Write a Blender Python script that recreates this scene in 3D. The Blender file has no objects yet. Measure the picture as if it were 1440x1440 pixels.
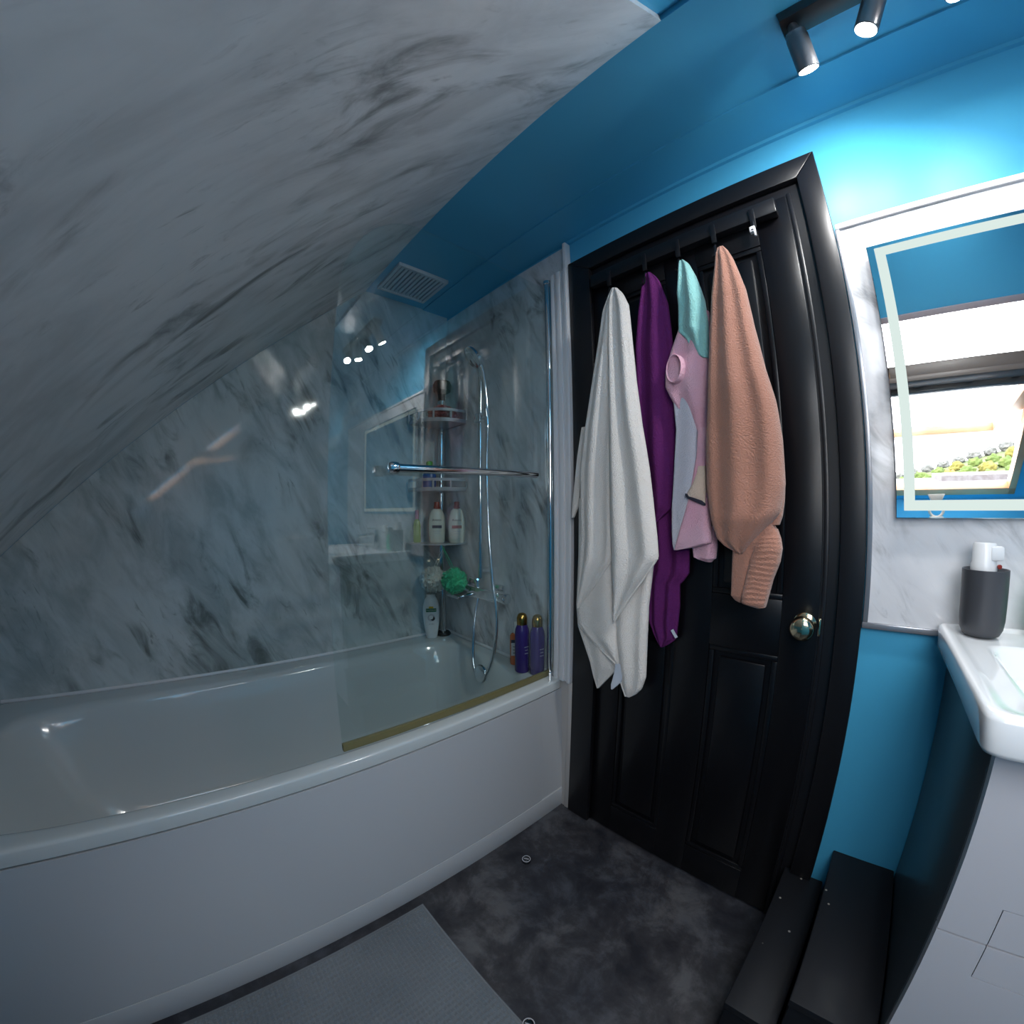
import bpy, bmesh, math, random
from mathutils import Vector, Matrix, noise

random.seed(7)
SC = bpy.context.scene
COL = SC.collection

# ------------------------------------------------------------------ camera
# world: x along the door wall, y towards the door wall, z up, floor at 0 (metres)
cd = bpy.data.cameras.new('camera')
cam = bpy.data.objects.new('camera', cd)
COL.objects.link(cam)
SC.camera = cam
cd.type = 'PANO'
cd.sensor_fit = 'HORIZONTAL'
cd.sensor_width = 36.0
cd.clip_start = 0.01
POLY = (1.33465851, -0.0485176, -0.23755721, 0.06811395)   # theta(r), r = 1 at the frame's edge
KS = [a / 18.0 ** (i + 1) for i, a in enumerate(POLY)]
pc = cd.cycles if hasattr(cd, 'cycles') and hasattr(cd.cycles, 'panorama_type') else cd
pc.panorama_type = 'FISHEYE_LENS_POLYNOMIAL'
pc.fisheye_fov = math.radians(220)
pc.fisheye_polynomial_k0 = 0.0
pc.fisheye_polynomial_k1 = -KS[0]
pc.fisheye_polynomial_k2 = -KS[1]
pc.fisheye_polynomial_k3 = -KS[2]
pc.fisheye_polynomial_k4 = -KS[3]
cam.matrix_world = Matrix((
    (6.69101123e-01, -1.65721990e-04, 7.43171353e-01, 0.0),
    (7.43157227e-01, 6.31879145e-03, -6.69086996e-01, 0.0),
    (-4.58506236e-03, 9.99980023e-01, 4.35106795e-03, 1.105),
    (0, 0, 0, 1)))

# ------------------------------------------------------------------ view, world
SC.view_settings.view_transform = 'Standard'
SC.view_settings.look = 'None'
SC.view_settings.exposure = 1.22
SC.view_settings.gamma = 1.0
SC.view_settings.use_curve_mapping = False
WORLD_STRENGTH = 5.2
SPOT_W = 0.62
w = bpy.data.worlds.new('overcast_sky')
SC.world = w
w.use_nodes = True
nt = w.node_tree
nt.nodes.clear()
wo = nt.nodes.new('ShaderNodeOutputWorld')
bg = nt.nodes.new('ShaderNodeBackground')
tc = nt.nodes.new('ShaderNodeTexCoord')
nz = nt.nodes.new('ShaderNodeTexNoise')
mp = nt.nodes.new('ShaderNodeMapping')
mp.inputs['Scale'].default_value = (2.0, 2.0, 9.0)
nz.inputs['Scale'].default_value = 2.5
nz.inputs['Detail'].default_value = 4
cr = nt.nodes.new('ShaderNodeValToRGB')
cr.color_ramp.elements[0].position = 0.35
cr.color_ramp.elements[0].color = (0.82, 0.87, 0.95, 1)
cr.color_ramp.elements[1].position = 0.65
cr.color_ramp.elements[1].color = (0.96, 0.98, 1.0, 1)
nt.links.new(tc.outputs['Generated'], mp.inputs['Vector'])
nt.links.new(mp.outputs['Vector'], nz.inputs['Vector'])
nt.links.new(nz.outputs['Fac'], cr.inputs['Fac'])
nt.links.new(cr.outputs['Color'], bg.inputs['Color'])
bg.inputs['Strength'].default_value = WORLD_STRENGTH
nt.links.new(bg.outputs['Background'], wo.inputs['Surface'])

# light portal in the roof window's opening (only guides sky sampling, emits nothing itself)
SLOPE = 0.92                      # rise per metre of the roof slope
def slope_z(y, off=0.0):          # marble face of the sloping ceiling
    return 2.082 + off + SLOPE * (y - 0.56)
WX0, WX1, WY0, WY1 = 0.02, 0.645, -0.450, 0.228   # opening of the roof window
SN = Vector((0, SLOPE, -1)).normalized()          # slope normal, into the room
ld = bpy.data.lights.new('window_portal', 'AREA')
ld.shape = 'RECTANGLE'
ld.size = WX1 - WX0
ld.size_y = (WY1 - WY0) * math.sqrt(1 + SLOPE ** 2)
ld.cycles.is_portal = True
lo = bpy.data.objects.new('window_portal', ld)
COL.objects.link(lo)
pcx, pcy = (WX0 + WX1) / 2, (WY0 + WY1) / 2
zx = -SN
xx = Vector((1, 0, 0))
yy = zx.cross(xx)
lo.matrix_world = Matrix((
    (xx.x, yy.x, zx.x, pcx), (xx.y, yy.y, zx.y, pcy),
    (xx.z, yy.z, zx.z, slope_z(pcy, 0.06)), (0, 0, 0, 1)))

# ------------------------------------------------------------------ materials
MATS = {}
def _new(name):
    m = bpy.data.materials.new(name)
    m.use_nodes = True
    n = m.node_tree
    n.nodes.clear()
    out = n.nodes.new('ShaderNodeOutputMaterial')
    MATS[name] = m
    return m, n, out

def pbr(name, col, rough=0.5, metal=0.0, bump=None, spec=0.5, vary=None, coat=0.0, trans=0.0, sheen=0.0, sss=0.0, emit=None):
    """bump = (scale, strength, distance); vary = (scale, second colour, detail)"""
    m, n, out = _new(name)
    b = n.nodes.new('ShaderNodeBsdfPrincipled')
    b.inputs['Base Color'].default_value = (*col, 1)
    b.inputs['Roughness'].default_value = rough
    b.inputs['Metallic'].default_value = metal
    b.inputs['Specular IOR Level'].default_value = spec
    b.inputs['Coat Weight'].default_value = coat
    b.inputs['Transmission Weight'].default_value = trans
    b.inputs['Sheen Weight'].default_value = sheen
    if emit:
        b.inputs['Emission Color'].default_value = (*emit[0], 1)
        b.inputs['Emission Strength'].default_value = emit[1]
    t = None
    if bump or vary:
        t = n.nodes.new('ShaderNodeTexCoord')
    if vary:
        z = n.nodes.new('ShaderNodeTexNoise')
        z.inputs['Scale'].default_value = vary[0]
        z.inputs['Detail'].default_value = vary[2] if len(vary) > 2 else 4
        r = n.nodes.new('ShaderNodeValToRGB')
        r.color_ramp.elements[0].position = 0.35
        r.color_ramp.elements[0].color = (*col, 1)
        r.color_ramp.elements[1].position = 0.68
        r.color_ramp.elements[1].color = (*vary[1], 1)
        n.links.new(t.outputs['Object'], z.inputs['Vector'])
        n.links.new(z.outputs['Fac'], r.inputs['Fac'])
        n.links.new(r.outputs['Color'], b.inputs['Base Color'])
    if bump:
        z = n.nodes.new('ShaderNodeTexNoise')
        z.inputs['Scale'].default_value = bump[0]
        z.inputs['Detail'].default_value = 3
        u = n.nodes.new('ShaderNodeBump')
        u.inputs['Strength'].default_value = bump[1]
        u.inputs['Distance'].default_value = bump[2]
        n.links.new(t.outputs['Object'], z.inputs['Vector'])
        n.links.new(z.outputs['Fac'], u.inputs['Height'])
        n.links.new(u.outputs['Normal'], b.inputs['Normal'])
    n.links.new(b.outputs['BSDF'], out.inputs['Surface'])
    return m

def marble(name, d, nrm, light=(0.70, 0.71, 0.73), mid=(0.50, 0.51, 0.525), dark=(0.12, 0.12, 0.115), scale=1.0, rough=0.1, seed=0.0):
    """soft grey veins drawn out along direction d of a panel whose face looks along nrm"""
    m, n, out = _new(name)
    b = n.nodes.new('ShaderNodeBsdfPrincipled')
    b.inputs['Roughness'].default_value = rough
    t = n.nodes.new('ShaderNodeTexCoord')
    d = Vector(d).normalized(); nrm = Vector(nrm).normalized(); c = d.cross(nrm).normalized()
    comb = n.nodes.new('ShaderNodeCombineXYZ')
    for i, ax in enumerate((c, nrm, d)):
        v = n.nodes.new('ShaderNodeVectorMath'); v.operation = 'DOT_PRODUCT'
        v.inputs[1].default_value = ax
        n.links.new(t.outputs['Object'], v.inputs[0])
        n.links.new(v.outputs['Value'], comb.inputs[i])
    def layer(sc, stretch, detail, lo_, hi_, dist=0.8, off=0.0, rgh=0.6):
        m2 = n.nodes.new('ShaderNodeMapping')
        m2.inputs['Scale'].default_value = (sc * scale, sc * scale, sc * scale / stretch)
        m2.inputs['Location'].default_value = (off + seed, off * 0.7, off * 1.3 + seed)
        n.links.new(comb.outputs[0], m2.inputs['Vector'])
        z = n.nodes.new('ShaderNodeTexNoise')
        z.inputs['Scale'].default_value = 1.0
        z.inputs['Detail'].default_value = detail
        z.inputs['Roughness'].default_value = rgh
        z.inputs['Distortion'].default_value = dist
        n.links.new(m2.outputs['Vector'], z.inputs['Vector'])
        r = n.nodes.new('ShaderNodeMapRange')
        r.interpolation_type = 'SMOOTHSTEP'
        r.inputs['From Min'].default_value = lo_
        r.inputs['From Max'].default_value = hi_
        n.links.new(z.outputs['Fac'], r.inputs['Value'])
        return r.outputs['Result']
    def mul(a_, b_):
        k = n.nodes.new('ShaderNodeMath'); k.operation = 'MULTIPLY'
        n.links.new(a_, k.inputs[0]); n.links.new(b_, k.inputs[1])
        return k.outputs[0]
    clouds = layer(9.0, 2.6, 6, 0.36, 0.70, 0.6)
    gate = layer(4.6, 1.7, 3, 0.40, 0.62, 0.4, 7.7)
    veins = mul(layer(15.0, 3.0, 6, 0.45, 0.72, 0.9, 3.1, 0.60), gate)
    fine = mul(layer(38.0, 4.0, 5, 0.55, 0.76, 1.6, 5.3, 0.6), layer(5.0, 1.6, 3, 0.46, 0.66, 0.4, 1.9))
    def mixc(fac, a_, colr):
        k = n.nodes.new('ShaderNodeMix'); k.data_type = 'RGBA'
        n.links.new(fac, k.inputs[0])
        if isinstance(a_, tuple):
            k.inputs[6].default_value = (*a_, 1)
        else:
            n.links.new(a_, k.inputs[6])
        k.inputs[7].default_value = (*colr, 1)
        return k.outputs[2]
    c1 = mixc(clouds, light, mid)
    c2 = mixc(veins, c1, dark)
    c3 = mixc(fine, c2, tuple(0.5 * (x + y) for x, y in zip(mid, dark)))
    n.links.new(c3, b.inputs['Base Color'])
    n.links.new(b.outputs['BSDF'], out.inputs['Surface'])
    return m

def thin_glass(name, tint=(0.93, 0.97, 0.965), f0=0.045, rough=0.0):
    """clear sheet glass: straight through, mirror reflection by angle"""
    m, n, out = _new(name)
    tr = n.nodes.new('ShaderNodeBsdfTransparent')
    tr.inputs['Color'].default_value = (*tint, 1)
    gl = n.nodes.new('ShaderNodeBsdfGlossy')
    gl.inputs['Roughness'].default_value = rough
    gl.inputs['Color'].default_value = (1, 1, 1, 1)
    lw = n.nodes.new('ShaderNodeLayerWeight')
    lw.inputs['Blend'].default_value = 0.5
    p = n.nodes.new('ShaderNodeMath'); p.operation = 'POWER'
    p.inputs[1].default_value = 5.0
    n.links.new(lw.outputs['Facing'], p.inputs[0])
    q = n.nodes.new('ShaderNodeMath'); q.operation = 'MULTIPLY_ADD'
    q.inputs[1].default_value = 1 - f0
    q.inputs[2].default_value = f0
    n.links.new(p.outputs[0], q.inputs[0])
    mx = n.nodes.new('ShaderNodeMixShader')
    n.links.new(q.outputs[0], mx.inputs[0])
    n.links.new(tr.outputs[0], mx.inputs[1])
    n.links.new(gl.outputs[0], mx.inputs[2])
    n.links.new(mx.outputs[0], out.inputs['Surface'])
    return m

def emitter(name, col, s):
    m, n, out = _new(name)
    e = n.nodes.new('ShaderNodeEmission')
    e.inputs['Color'].default_value = (*col, 1)
    e.inputs['Strength'].default_value = s
    n.links.new(e.outputs[0], out.inputs['Surface'])
    return m

def painted_chips(name, col, rough, chip=(0.35, 0.33, 0.3)):
    m, n, out = _new(name)
    b = n.nodes.new('ShaderNodeBsdfPrincipled')
    b.inputs['Roughness'].default_value = rough
    b.inputs['Specular IOR Level'].default_value = 0.25
    t = n.nodes.new('ShaderNodeTexCoord')
    z = n.nodes.new('ShaderNodeTexVoronoi')
    z.inputs['Scale'].default_value = 26
    n.links.new(t.outputs['Object'], z.inputs['Vector'])
    r = n.nodes.new('ShaderNodeMapRange')
    r.inputs['From Min'].default_value = 0.05
    r.inputs['From Max'].default_value = 0.085
    r.inputs['To Min'].default_value = 0.8
    r.inputs['To Max'].default_value = 0.0
    n.links.new(z.outputs['Distance'], r.inputs['Value'])
    c = n.nodes.new('ShaderNodeMix'); c.data_type = 'RGBA'
    c.inputs[6].default_value = (*col, 1)
    c.inputs[7].default_value = (*chip, 1)
    n.links.new(r.outputs['Result'], c.inputs[0])
    n.links.new(c.outputs[2], b.inputs['Base Color'])
    n.links.new(b.outputs['BSDF'], out.inputs['Surface'])
    return m

BLUE = (0.065, 0.37, 0.60)
pbr('blue_paint', BLUE, 0.42, bump=(60, 0.12, 0.002), spec=0.35)
pbr('blue_ceiling', BLUE, 0.38, bump=(40, 0.08, 0.002))
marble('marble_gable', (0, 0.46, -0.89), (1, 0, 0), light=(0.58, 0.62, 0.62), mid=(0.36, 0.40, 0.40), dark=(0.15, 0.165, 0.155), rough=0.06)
marble('marble_end', (0.45, 0, -0.89), (0, -1, 0), seed=4.0)
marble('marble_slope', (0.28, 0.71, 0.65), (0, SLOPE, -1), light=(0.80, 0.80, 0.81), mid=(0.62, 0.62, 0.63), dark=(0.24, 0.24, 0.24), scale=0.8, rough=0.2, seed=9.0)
marble('marble_mirror', (0.55, 0, -0.83), (0, -1, 0), light=(0.72, 0.72, 0.74), mid=(0.64, 0.64, 0.665), dark=(0.30, 0.30, 0.31), rough=0.1, seed=2.0)
pbr('white_acrylic', (0.54, 0.58, 0.59), 0.12, coat=0.3)
pbr('white_panel', (0.51, 0.525, 0.55), 0.28)
pbr('white_ceramic', (0.80, 0.81, 0.82), 0.06, coat=0.5)
pbr('white_trim', (0.72, 0.72, 0.74), 0.3)
pbr('beige_trim', (0.50, 0.47, 0.45), 0.5)
pbr('grey_trim', (0.34, 0.35, 0.38), 0.25, metal=0.6)
pbr('black_gloss', (0.006, 0.006, 0.008), 0.34, spec=0.5)
pbr('black_paint_door', (0.0035, 0.0035, 0.005), 0.30, spec=0.38)
painted_chips('black_step', (0.008, 0.009, 0.012), 0.5)
pbr('chrome', (0.75, 0.77, 0.79), 0.09, metal=1.0)
pbr('nickel', (0.78, 0.66, 0.44), 0.14, metal=1.0)
pbr('mirror', (0.93, 0.95, 0.95), 0.0, metal=1.0)
pbr('mirror_backing', (0.25, 0.26, 0.27), 0.4)
thin_glass('screen_glass', f0=0.06)
thin_glass('window_glass', tint=(0.97, 0.98, 0.98))
thin_glass('clear_plastic', tint=(0.72, 0.74, 0.74), f0=0.12, rough=0.08)
pbr('seal_olive', (0.155, 0.135, 0.055), 0.4)
pbr('lamp_black', (0.012, 0.012, 0.014), 0.36)
pbr('lamp_grey', (0.16, 0.16, 0.17), 0.30, metal=0.7)
emitter('lamp_light', (0.93, 0.97, 1.0), 60.0)
emitter('frosted_led', (0.86, 1.0, 0.95), 0.36)
pbr('pine', (0.62, 0.33, 0.17), 0.45, vary=(7, (0.72, 0.42, 0.24)))
pbr('dark_alu', (0.09, 0.095, 0.10), 0.4, metal=0.3)
pbr('alu_mauve', (0.36, 0.31, 0.33), 0.4)
pbr('vanity_front', (0.46, 0.455, 0.485), 0.33)
pbr('vanity_side', (0.040, 0.052, 0.060), 0.33)
pbr('dark_tumbler', (0.045, 0.047, 0.055), 0.42)
pbr('white_plastic', (0.72, 0.73, 0.74), 0.3)
pbr('cream_plastic', (0.68, 0.69, 0.60), 0.35)
pbr('red_plastic', (0.25, 0.025, 0.015), 0.35)
pbr('green_label', (0.01, 0.15, 0.06), 0.4)
pbr('yellow_label', (0.75, 0.42, 0.02), 0.4)
pbr('navy_label', (0.035, 0.045, 0.075), 0.4)
pbr('rust_label', (0.27, 0.07, 0.05), 0.4)
pbr('orange_liquid', (0.60, 0.17, 0.07), 0.25)
pbr('pale_label', (0.50, 0.50, 0.53), 0.4)
pbr('dark_text', (0.03, 0.03, 0.035), 0.5)
pbr('purple_can', (0.045, 0.022, 0.17), 0.25)
pbr('gold_cap', (0.55, 0.32, 0.09), 0.22, metal=1.0)
pbr('caddy_plastic', (0.40, 0.41, 0.43), 0.35)
pbr('black_rubber', (0.012, 0.012, 0.013), 0.5)
pbr('pouf_cream', (0.66, 0.66, 0.60), 0.8, sheen=0.3, bump=(160, 0.6, 0.004))
pbr('pouf_green', (0.06, 0.52, 0.26), 0.8, sheen=0.3, bump=(160, 0.6, 0.004))
pbr('pouf_red', (0.33, 0.07, 0.07), 0.8, sheen=0.3, bump=(160, 0.6, 0.004))
pbr('bottle_blue', (0.015, 0.10, 0.33), 0.3)
pbr('bottle_green', (0.05, 0.36, 0.04), 0.3)
pbr('bottle_lime', (0.22, 0.32, 0.03), 0.3)
pbr('bottle_pink', (0.55, 0.20, 0.25), 0.3)
TERRY = (300, 0.7, 0.005)
pbr('towel_white', (0.78, 0.735, 0.69), 0.95, bump=TERRY, sheen=0.4)
pbr('towel_purple', (0.135, 0.020, 0.135), 0.9, bump=TERRY, spec=0.2)
pbr('towel_teal', (0.28, 0.60, 0.58), 0.95, bump=TERRY, sheen=0.3)
pbr('towel_pink', (0.76, 0.38, 0.49), 0.95, bump=TERRY, sheen=0.3, vary=(9, (0.74, 0.46, 0.56)))
pbr('towel_lilac', (0.64, 0.63, 0.72), 0.95, bump=TERRY, sheen=0.3)
pbr('towel_patch', (0.74, 0.57, 0.46), 0.95, bump=TERRY)
pbr('towel_navy', (0.03, 0.03, 0.05), 0.95)
pbr('towel_peach', (0.42, 0.195, 0.135), 0.95, bump=TERRY, sheen=0.4)
pbr('cloth_tag', (0.62, 0.66, 0.74), 0.7)
pbr('vent_white', (0.55, 0.56, 0.58), 0.5)
pbr('ornament', (0.50, 0.45, 0.40), 0.6)
pbr('roof_slate', (0.085, 0.07, 0.07), 0.8, vary=(9, (0.13, 0.118, 0.12), 6))
pbr('rail_brown', (0.13, 0.10, 0.085), 0.45)
pbr('hill_grass', (0.06, 0.085, 0.02), 0.95, vary=(0.2, (0.11, 0.105, 0.045)))
pbr('leaf_green', (0.055, 0.085, 0.015), 0.95, vary=(0.9, (0.09, 0.115, 0.025)))
pbr('leaf_yellow', (0.12, 0.11, 0.02), 0.95, vary=(0.9, (0.16, 0.13, 0.03)))
pbr('leaf_orange', (0.24, 0.10, 0.02), 0.95, vary=(0.9, (0.28, 0.13, 0.035)))
pbr('leaf_grey', (0.09, 0.09, 0.085), 0.95, vary=(0.9, (0.13, 0.125, 0.115)))
pbr('bark', (0.10, 0.08, 0.06), 0.9)

def floor_mat():
    m, n, out = _new('slate_vinyl')
    b = n.nodes.new('ShaderNodeBsdfPrincipled')
    t = n.nodes.new('ShaderNodeTexCoord')
    z1 = n.nodes.new('ShaderNodeTexNoise')
    z1.inputs['Scale'].default_value = 9.0
    z1.inputs['Detail'].default_value = 8
    z1.inputs['Roughness'].default_value = 0.68
    z1.inputs['Distortion'].default_value = 0.25
    z2 = n.nodes.new('ShaderNodeTexNoise')
    z2.inputs['Scale'].default_value = 2.6
    z2.inputs['Detail'].default_value = 5
    z2.inputs['Distortion'].default_value = 0.4
    for z in (z1, z2):
        n.links.new(t.outputs['Object'], z.inputs['Vector'])
    r = n.nodes.new('ShaderNodeValToRGB')
    e = r.color_ramp.elements
    e[0].position = 0.36; e[0].color = (0.014, 0.015, 0.021, 1)
    e[1].position = 0.64; e[1].color = (0.090, 0.092, 0.10, 1)
    k = e.new(0.5); k.color = (0.037, 0.037, 0.043, 1)
    n.links.new(z1.outputs['Fac'], r.inputs['Fac'])
    r2 = n.nodes.new('ShaderNodeValToRGB')
    r2.color_ramp.elements[0].position = 0.4; r2.color_ramp.elements[0].color = (0.62, 0.66, 0.75, 1)
    r2.color_ramp.elements[1].position = 0.65; r2.color_ramp.elements[1].color = (1.2, 1.15, 1.1, 1)
    n.links.new(z2.outputs['Fac'], r2.inputs['Fac'])
    mu = n.nodes.new('ShaderNodeMix'); mu.data_type = 'RGBA'; mu.blend_type = 'MULTIPLY'
    mu.inputs[0].default_value = 1.0
    n.links.new(r.outputs['Color'], mu.inputs[6])
    n.links.new(r2.outputs['Color'], mu.inputs[7])
    n.links.new(mu.outputs[2], b.inputs['Base Color'])
    b.inputs['Roughness'].default_value = 0.42
    u = n.nodes.new('ShaderNodeBump')
    u.inputs['Strength'].default_value = 0.25
    u.inputs['Distance'].default_value = 0.003
    n.links.new(z1.outputs['Fac'], u.inputs['Height'])
    n.links.new(u.outputs['Normal'], b.inputs['Normal'])
    n.links.new(b.outputs['BSDF'], out.inputs['Surface'])
floor_mat()
pbr('mat_chenille', (0.125, 0.145, 0.165), 0.95, vary=(5, (0.165, 0.185, 0.205)), bump=(300, 0.7, 0.003), sheen=0.3)

# ------------------------------------------------------------------ mesh helpers
def BM():
    return bmesh.new()

def box(bm, x0, x1, y0, y1, z0, z1, bev=0.0, seg=2):
    vs = [bm.verts.new((x, y, z)) for x in (x0, x1) for y in (y0, y1) for z in (z0, z1)]
    idx = [(0, 1, 3, 2), (4, 6, 7, 5), (0, 4, 5, 1), (2, 3, 7, 6), (0, 2, 6, 4), (1, 5, 7, 3)]
    fs = [bm.faces.new([vs[i] for i in f]) for f in idx]
    bmesh.ops.recalc_face_normals(bm, faces=fs)
    if bev > 0:
        es = set(e for f in fs for e in f.edges)
        bmesh.ops.bevel(bm, geom=list(es), offset=bev, segments=seg, profile=0.5, affect='EDGES', clamp_overlap=True)
    return bm

def prism(bm, pts, axis, a0, a1, bev=0.0):
    """extrude a closed outline; pts are the two other coordinates in x<y<z order"""
    def mk(p, a):
        c = list(p); c.insert(axis, a); return bm.verts.new(c)
    A = [mk(p, a0) for p in pts]
    B = [mk(p, a1) for p in pts]
    n = len(pts)
    fs = [bm.faces.new(A), bm.faces.new(list(reversed(B)))]
    for i in range(n):
        fs.append(bm.faces.new((A[i], B[i], B[(i + 1) % n], A[(i + 1) % n])))
    bmesh.ops.recalc_face_normals(bm, faces=fs)
    if bev > 0:
        es = set(fs[0].edges) | set(fs[1].edges)
        bmesh.ops.bevel(bm, geom=list(es), offset=bev, segments=2, profile=0.5, affect='EDGES')
    return bm

def frame_of(d):
    d = Vector(d).normalized()
    a = Vector((0, 0, 1)) if abs(d.z) < 0.9 else Vector((1, 0, 0))
    u = d.cross(a).normalized()
    v = d.cross(u).normalized()
    return d, u, v

def lathe(bm, origin, axis, prof, seg=24, sx=1.0, sy=1.0, uu=None):
    """prof: (radius, height along axis); sx, sy squash the section (ovals)"""
    d, u, v = frame_of(axis)
    if uu is not None:
        u = Vector(uu).normalized(); v = d.cross(u).normalized()
    o = Vector(origin)
    rings = []
    for r, h in prof:
        if r <= 1e-6:
            rings.append([bm.verts.new(o + d * h)])
        else:
            rings.append([bm.verts.new(o + d * h + u * (sx * r * math.cos(2 * math.pi * k / seg)) + v * (sy * r * math.sin(2 * math.pi * k / seg))) for k in range(seg)])
    fs = []
    for A, B in zip(rings, rings[1:]):
        for k in range(seg):
            k2 = (k + 1) % seg
            if len(A) == 1 and len(B) == 1:
                continue
            if len(A) == 1:
                fs.append(bm.faces.new((A[0], B[k], B[k2])))
            elif len(B) == 1:
                fs.append(bm.faces.new((A[k], A[k2], B[0])))
            else:
                fs.append(bm.faces.new((A[k], A[k2], B[k2], B[k])))
    if len(rings[0]) > 1:
        fs.append(bm.faces.new(rings[0]))
    if len(rings[-1]) > 1:
        fs.append(bm.faces.new(list(reversed(rings[-1]))))
    bmesh.ops.recalc_face_normals(bm, faces=fs)
    return bm

def smooth_path(pts, n=8):
    pts = [Vector(p) for p in pts]
    out = []
    for i in range(len(pts) - 1):
        p0 = pts[max(i - 1, 0)]; p1 = pts[i]; p2 = pts[i + 1]; p3 = pts[min(i + 2, len(pts) - 1)]
        for k in range(n):
            t = k / n
            out.append(0.5 * ((2 * p1) + (p2 - p0) * t + (2 * p0 - 5 * p1 + 4 * p2 - p3) * t * t + (3 * p1 - p0 - 3 * p2 + p3) * t ** 3))
    out.append(pts[-1])
    return out

def tube(bm, pts, r, seg=10, cap=True):
    pts = [Vector(p) for p in pts]
    rings = []
    u = None
    for i, p in enumerate(pts):
        d = (pts[min(i + 1, len(pts) - 1)] - pts[max(i - 1, 0)]).normalized()
        if u is None:
            _, u, v = frame_of(d)
        else:
            u = (u - d * u.dot(d)).normalized()
        v = d.cross(u).normalized()
        rr = r[i] if isinstance(r, (list, tuple)) else r
        rings.append([bm.verts.new(p + u * rr * math.cos(2 * math.pi * k / seg) + v * rr * math.sin(2 * math.pi * k / seg)) for k in range(seg)])
    fs = []
    for A, B in zip(rings, rings[1:]):
        for k in range(seg):
            fs.append(bm.faces.new((A[k], A[(k + 1) % seg], B[(k + 1) % seg], B[k])))
    if cap:
        fs.append(bm.faces.new(rings[0])); fs.append(bm.faces.new(list(reversed(rings[-1]))))
    bmesh.ops.recalc_face_normals(bm, faces=fs)
    return bm

def obj(name, bm, mat, parent=None, sharp=38, smooth=True):
    if smooth:
        lim = math.radians(sharp)
        for f in bm.faces:
            f.smooth = True
        for e in bm.edges:
            if len(e.link_faces) == 2:
                e.smooth = e.calc_face_angle(0) < lim
    me = bpy.data.meshes.new(name)
    bm.to_mesh(me)
    bm.free()
    me.materials.append(MATS[mat])
    o = bpy.data.objects.new(name, me)
    COL.objects.link(o)
    if parent is not None:
        root = parent
        off = Vector(parent.get('_base', (0, 0, 0)))
        me.transform(Matrix.Translation(-off))
        o.parent = parent
        o['_base'] = tuple(off)
    else:
        # put the origin at the base of the mesh
        xs = [v.co for v in me.vertices]
        base = Vector((sum(c.x for c in xs) / len(xs), sum(c.y for c in xs) / len(xs), min(c.z for c in xs)))
        me.transform(Matrix.Translation(-base))
        o.location = base
        o['_base'] = tuple(base)
    return o

def tag(o, label, cat, group=None):
    o['label'] = label
    o['category'] = cat
    if group:
        o['group'] = group
    return o

def thing(name, label, cat, loc, group=None):
    o = bpy.data.objects.new(name, None)
    COL.objects.link(o)
    o.empty_display_size = 0.05
    o.location = loc
    o['_base'] = tuple(loc)
    return tag(o, label, cat, group)

def struct(name, bm, mat, label, cat, smooth=True):
    o = obj(name, bm, mat, smooth=smooth)
    o['kind'] = 'structure'
    return tag(o, label, cat)

def struct_thing(name, label, cat, loc):
    o = thing(name, label, cat, loc)
    o['kind'] = 'structure'
    return o

def lettering(text, size, origin, xdir, updir, mat, parent, name='lettering'):
    """flat print as thin mesh letters from the built-in font"""
    cu = bpy.data.curves.new('t', 'FONT')
    cu.body = text
    cu.size = size
    cu.align_x = 'CENTER'
    cu.align_y = 'CENTER'
    cu.extrude = 0.0002
    cu.resolution_u = 2
    to = bpy.data.objects.new('t', cu)
    COL.objects.link(to)
    dg = bpy.context.evaluated_depsgraph_get()
    me = bpy.data.meshes.new_from_object(to.evaluated_get(dg))
    bpy.data.objects.remove(to)
    x = Vector(xdir).normalized(); z = Vector(updir).normalized(); nrm = x.cross(z)
    M = Matrix(((x.x, z.x, nrm.x, origin[0]), (x.y, z.y, nrm.y, origin[1]), (x.z, z.z, nrm.z, origin[2]), (0, 0, 0, 1)))
    me.transform(Matrix.Translation(-Vector(parent['_base'])) @ M)
    me.materials.clear()
    me.materials.append(MATS[mat])
    o = bpy.data.objects.new(name, me)
    COL.objects.link(o)
    o.parent = parent
    o['_base'] = parent['_base']
    return o

H = 1.105

# ================================================================== STRUCTURE
XL, XR = -1.585, 1.25         # gable wall, right wall
YK = -0.72                    # knee wall at the bath's end
CEIL = 2.082

bm = BM(); box(bm, XL - 0.1, XR + 0.1, YK - 0.1, 1.1, -0.05, 0.0)
struct('floor', bm, 'slate_vinyl', 'dark mottled slate-effect vinyl floor', 'floor')

# ceiling: main board, and the lowered strip along the door wall
bm = BM(); box(bm, XL - 0.1, XR + 0.1, 0.56, 0.852, CEIL, CEIL + 0.06)
ceiling = struct('ceiling', bm, 'blue_ceiling', 'flat bright blue ceiling above the door', 'ceiling')
bm = BM(); box(bm, XL - 0.1, XR + 0.1, 0.852, 1.1, CEIL - 0.006, CEIL + 0.06)
obj('ceiling_strip', bm, 'blue_ceiling', ceiling)

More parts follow.
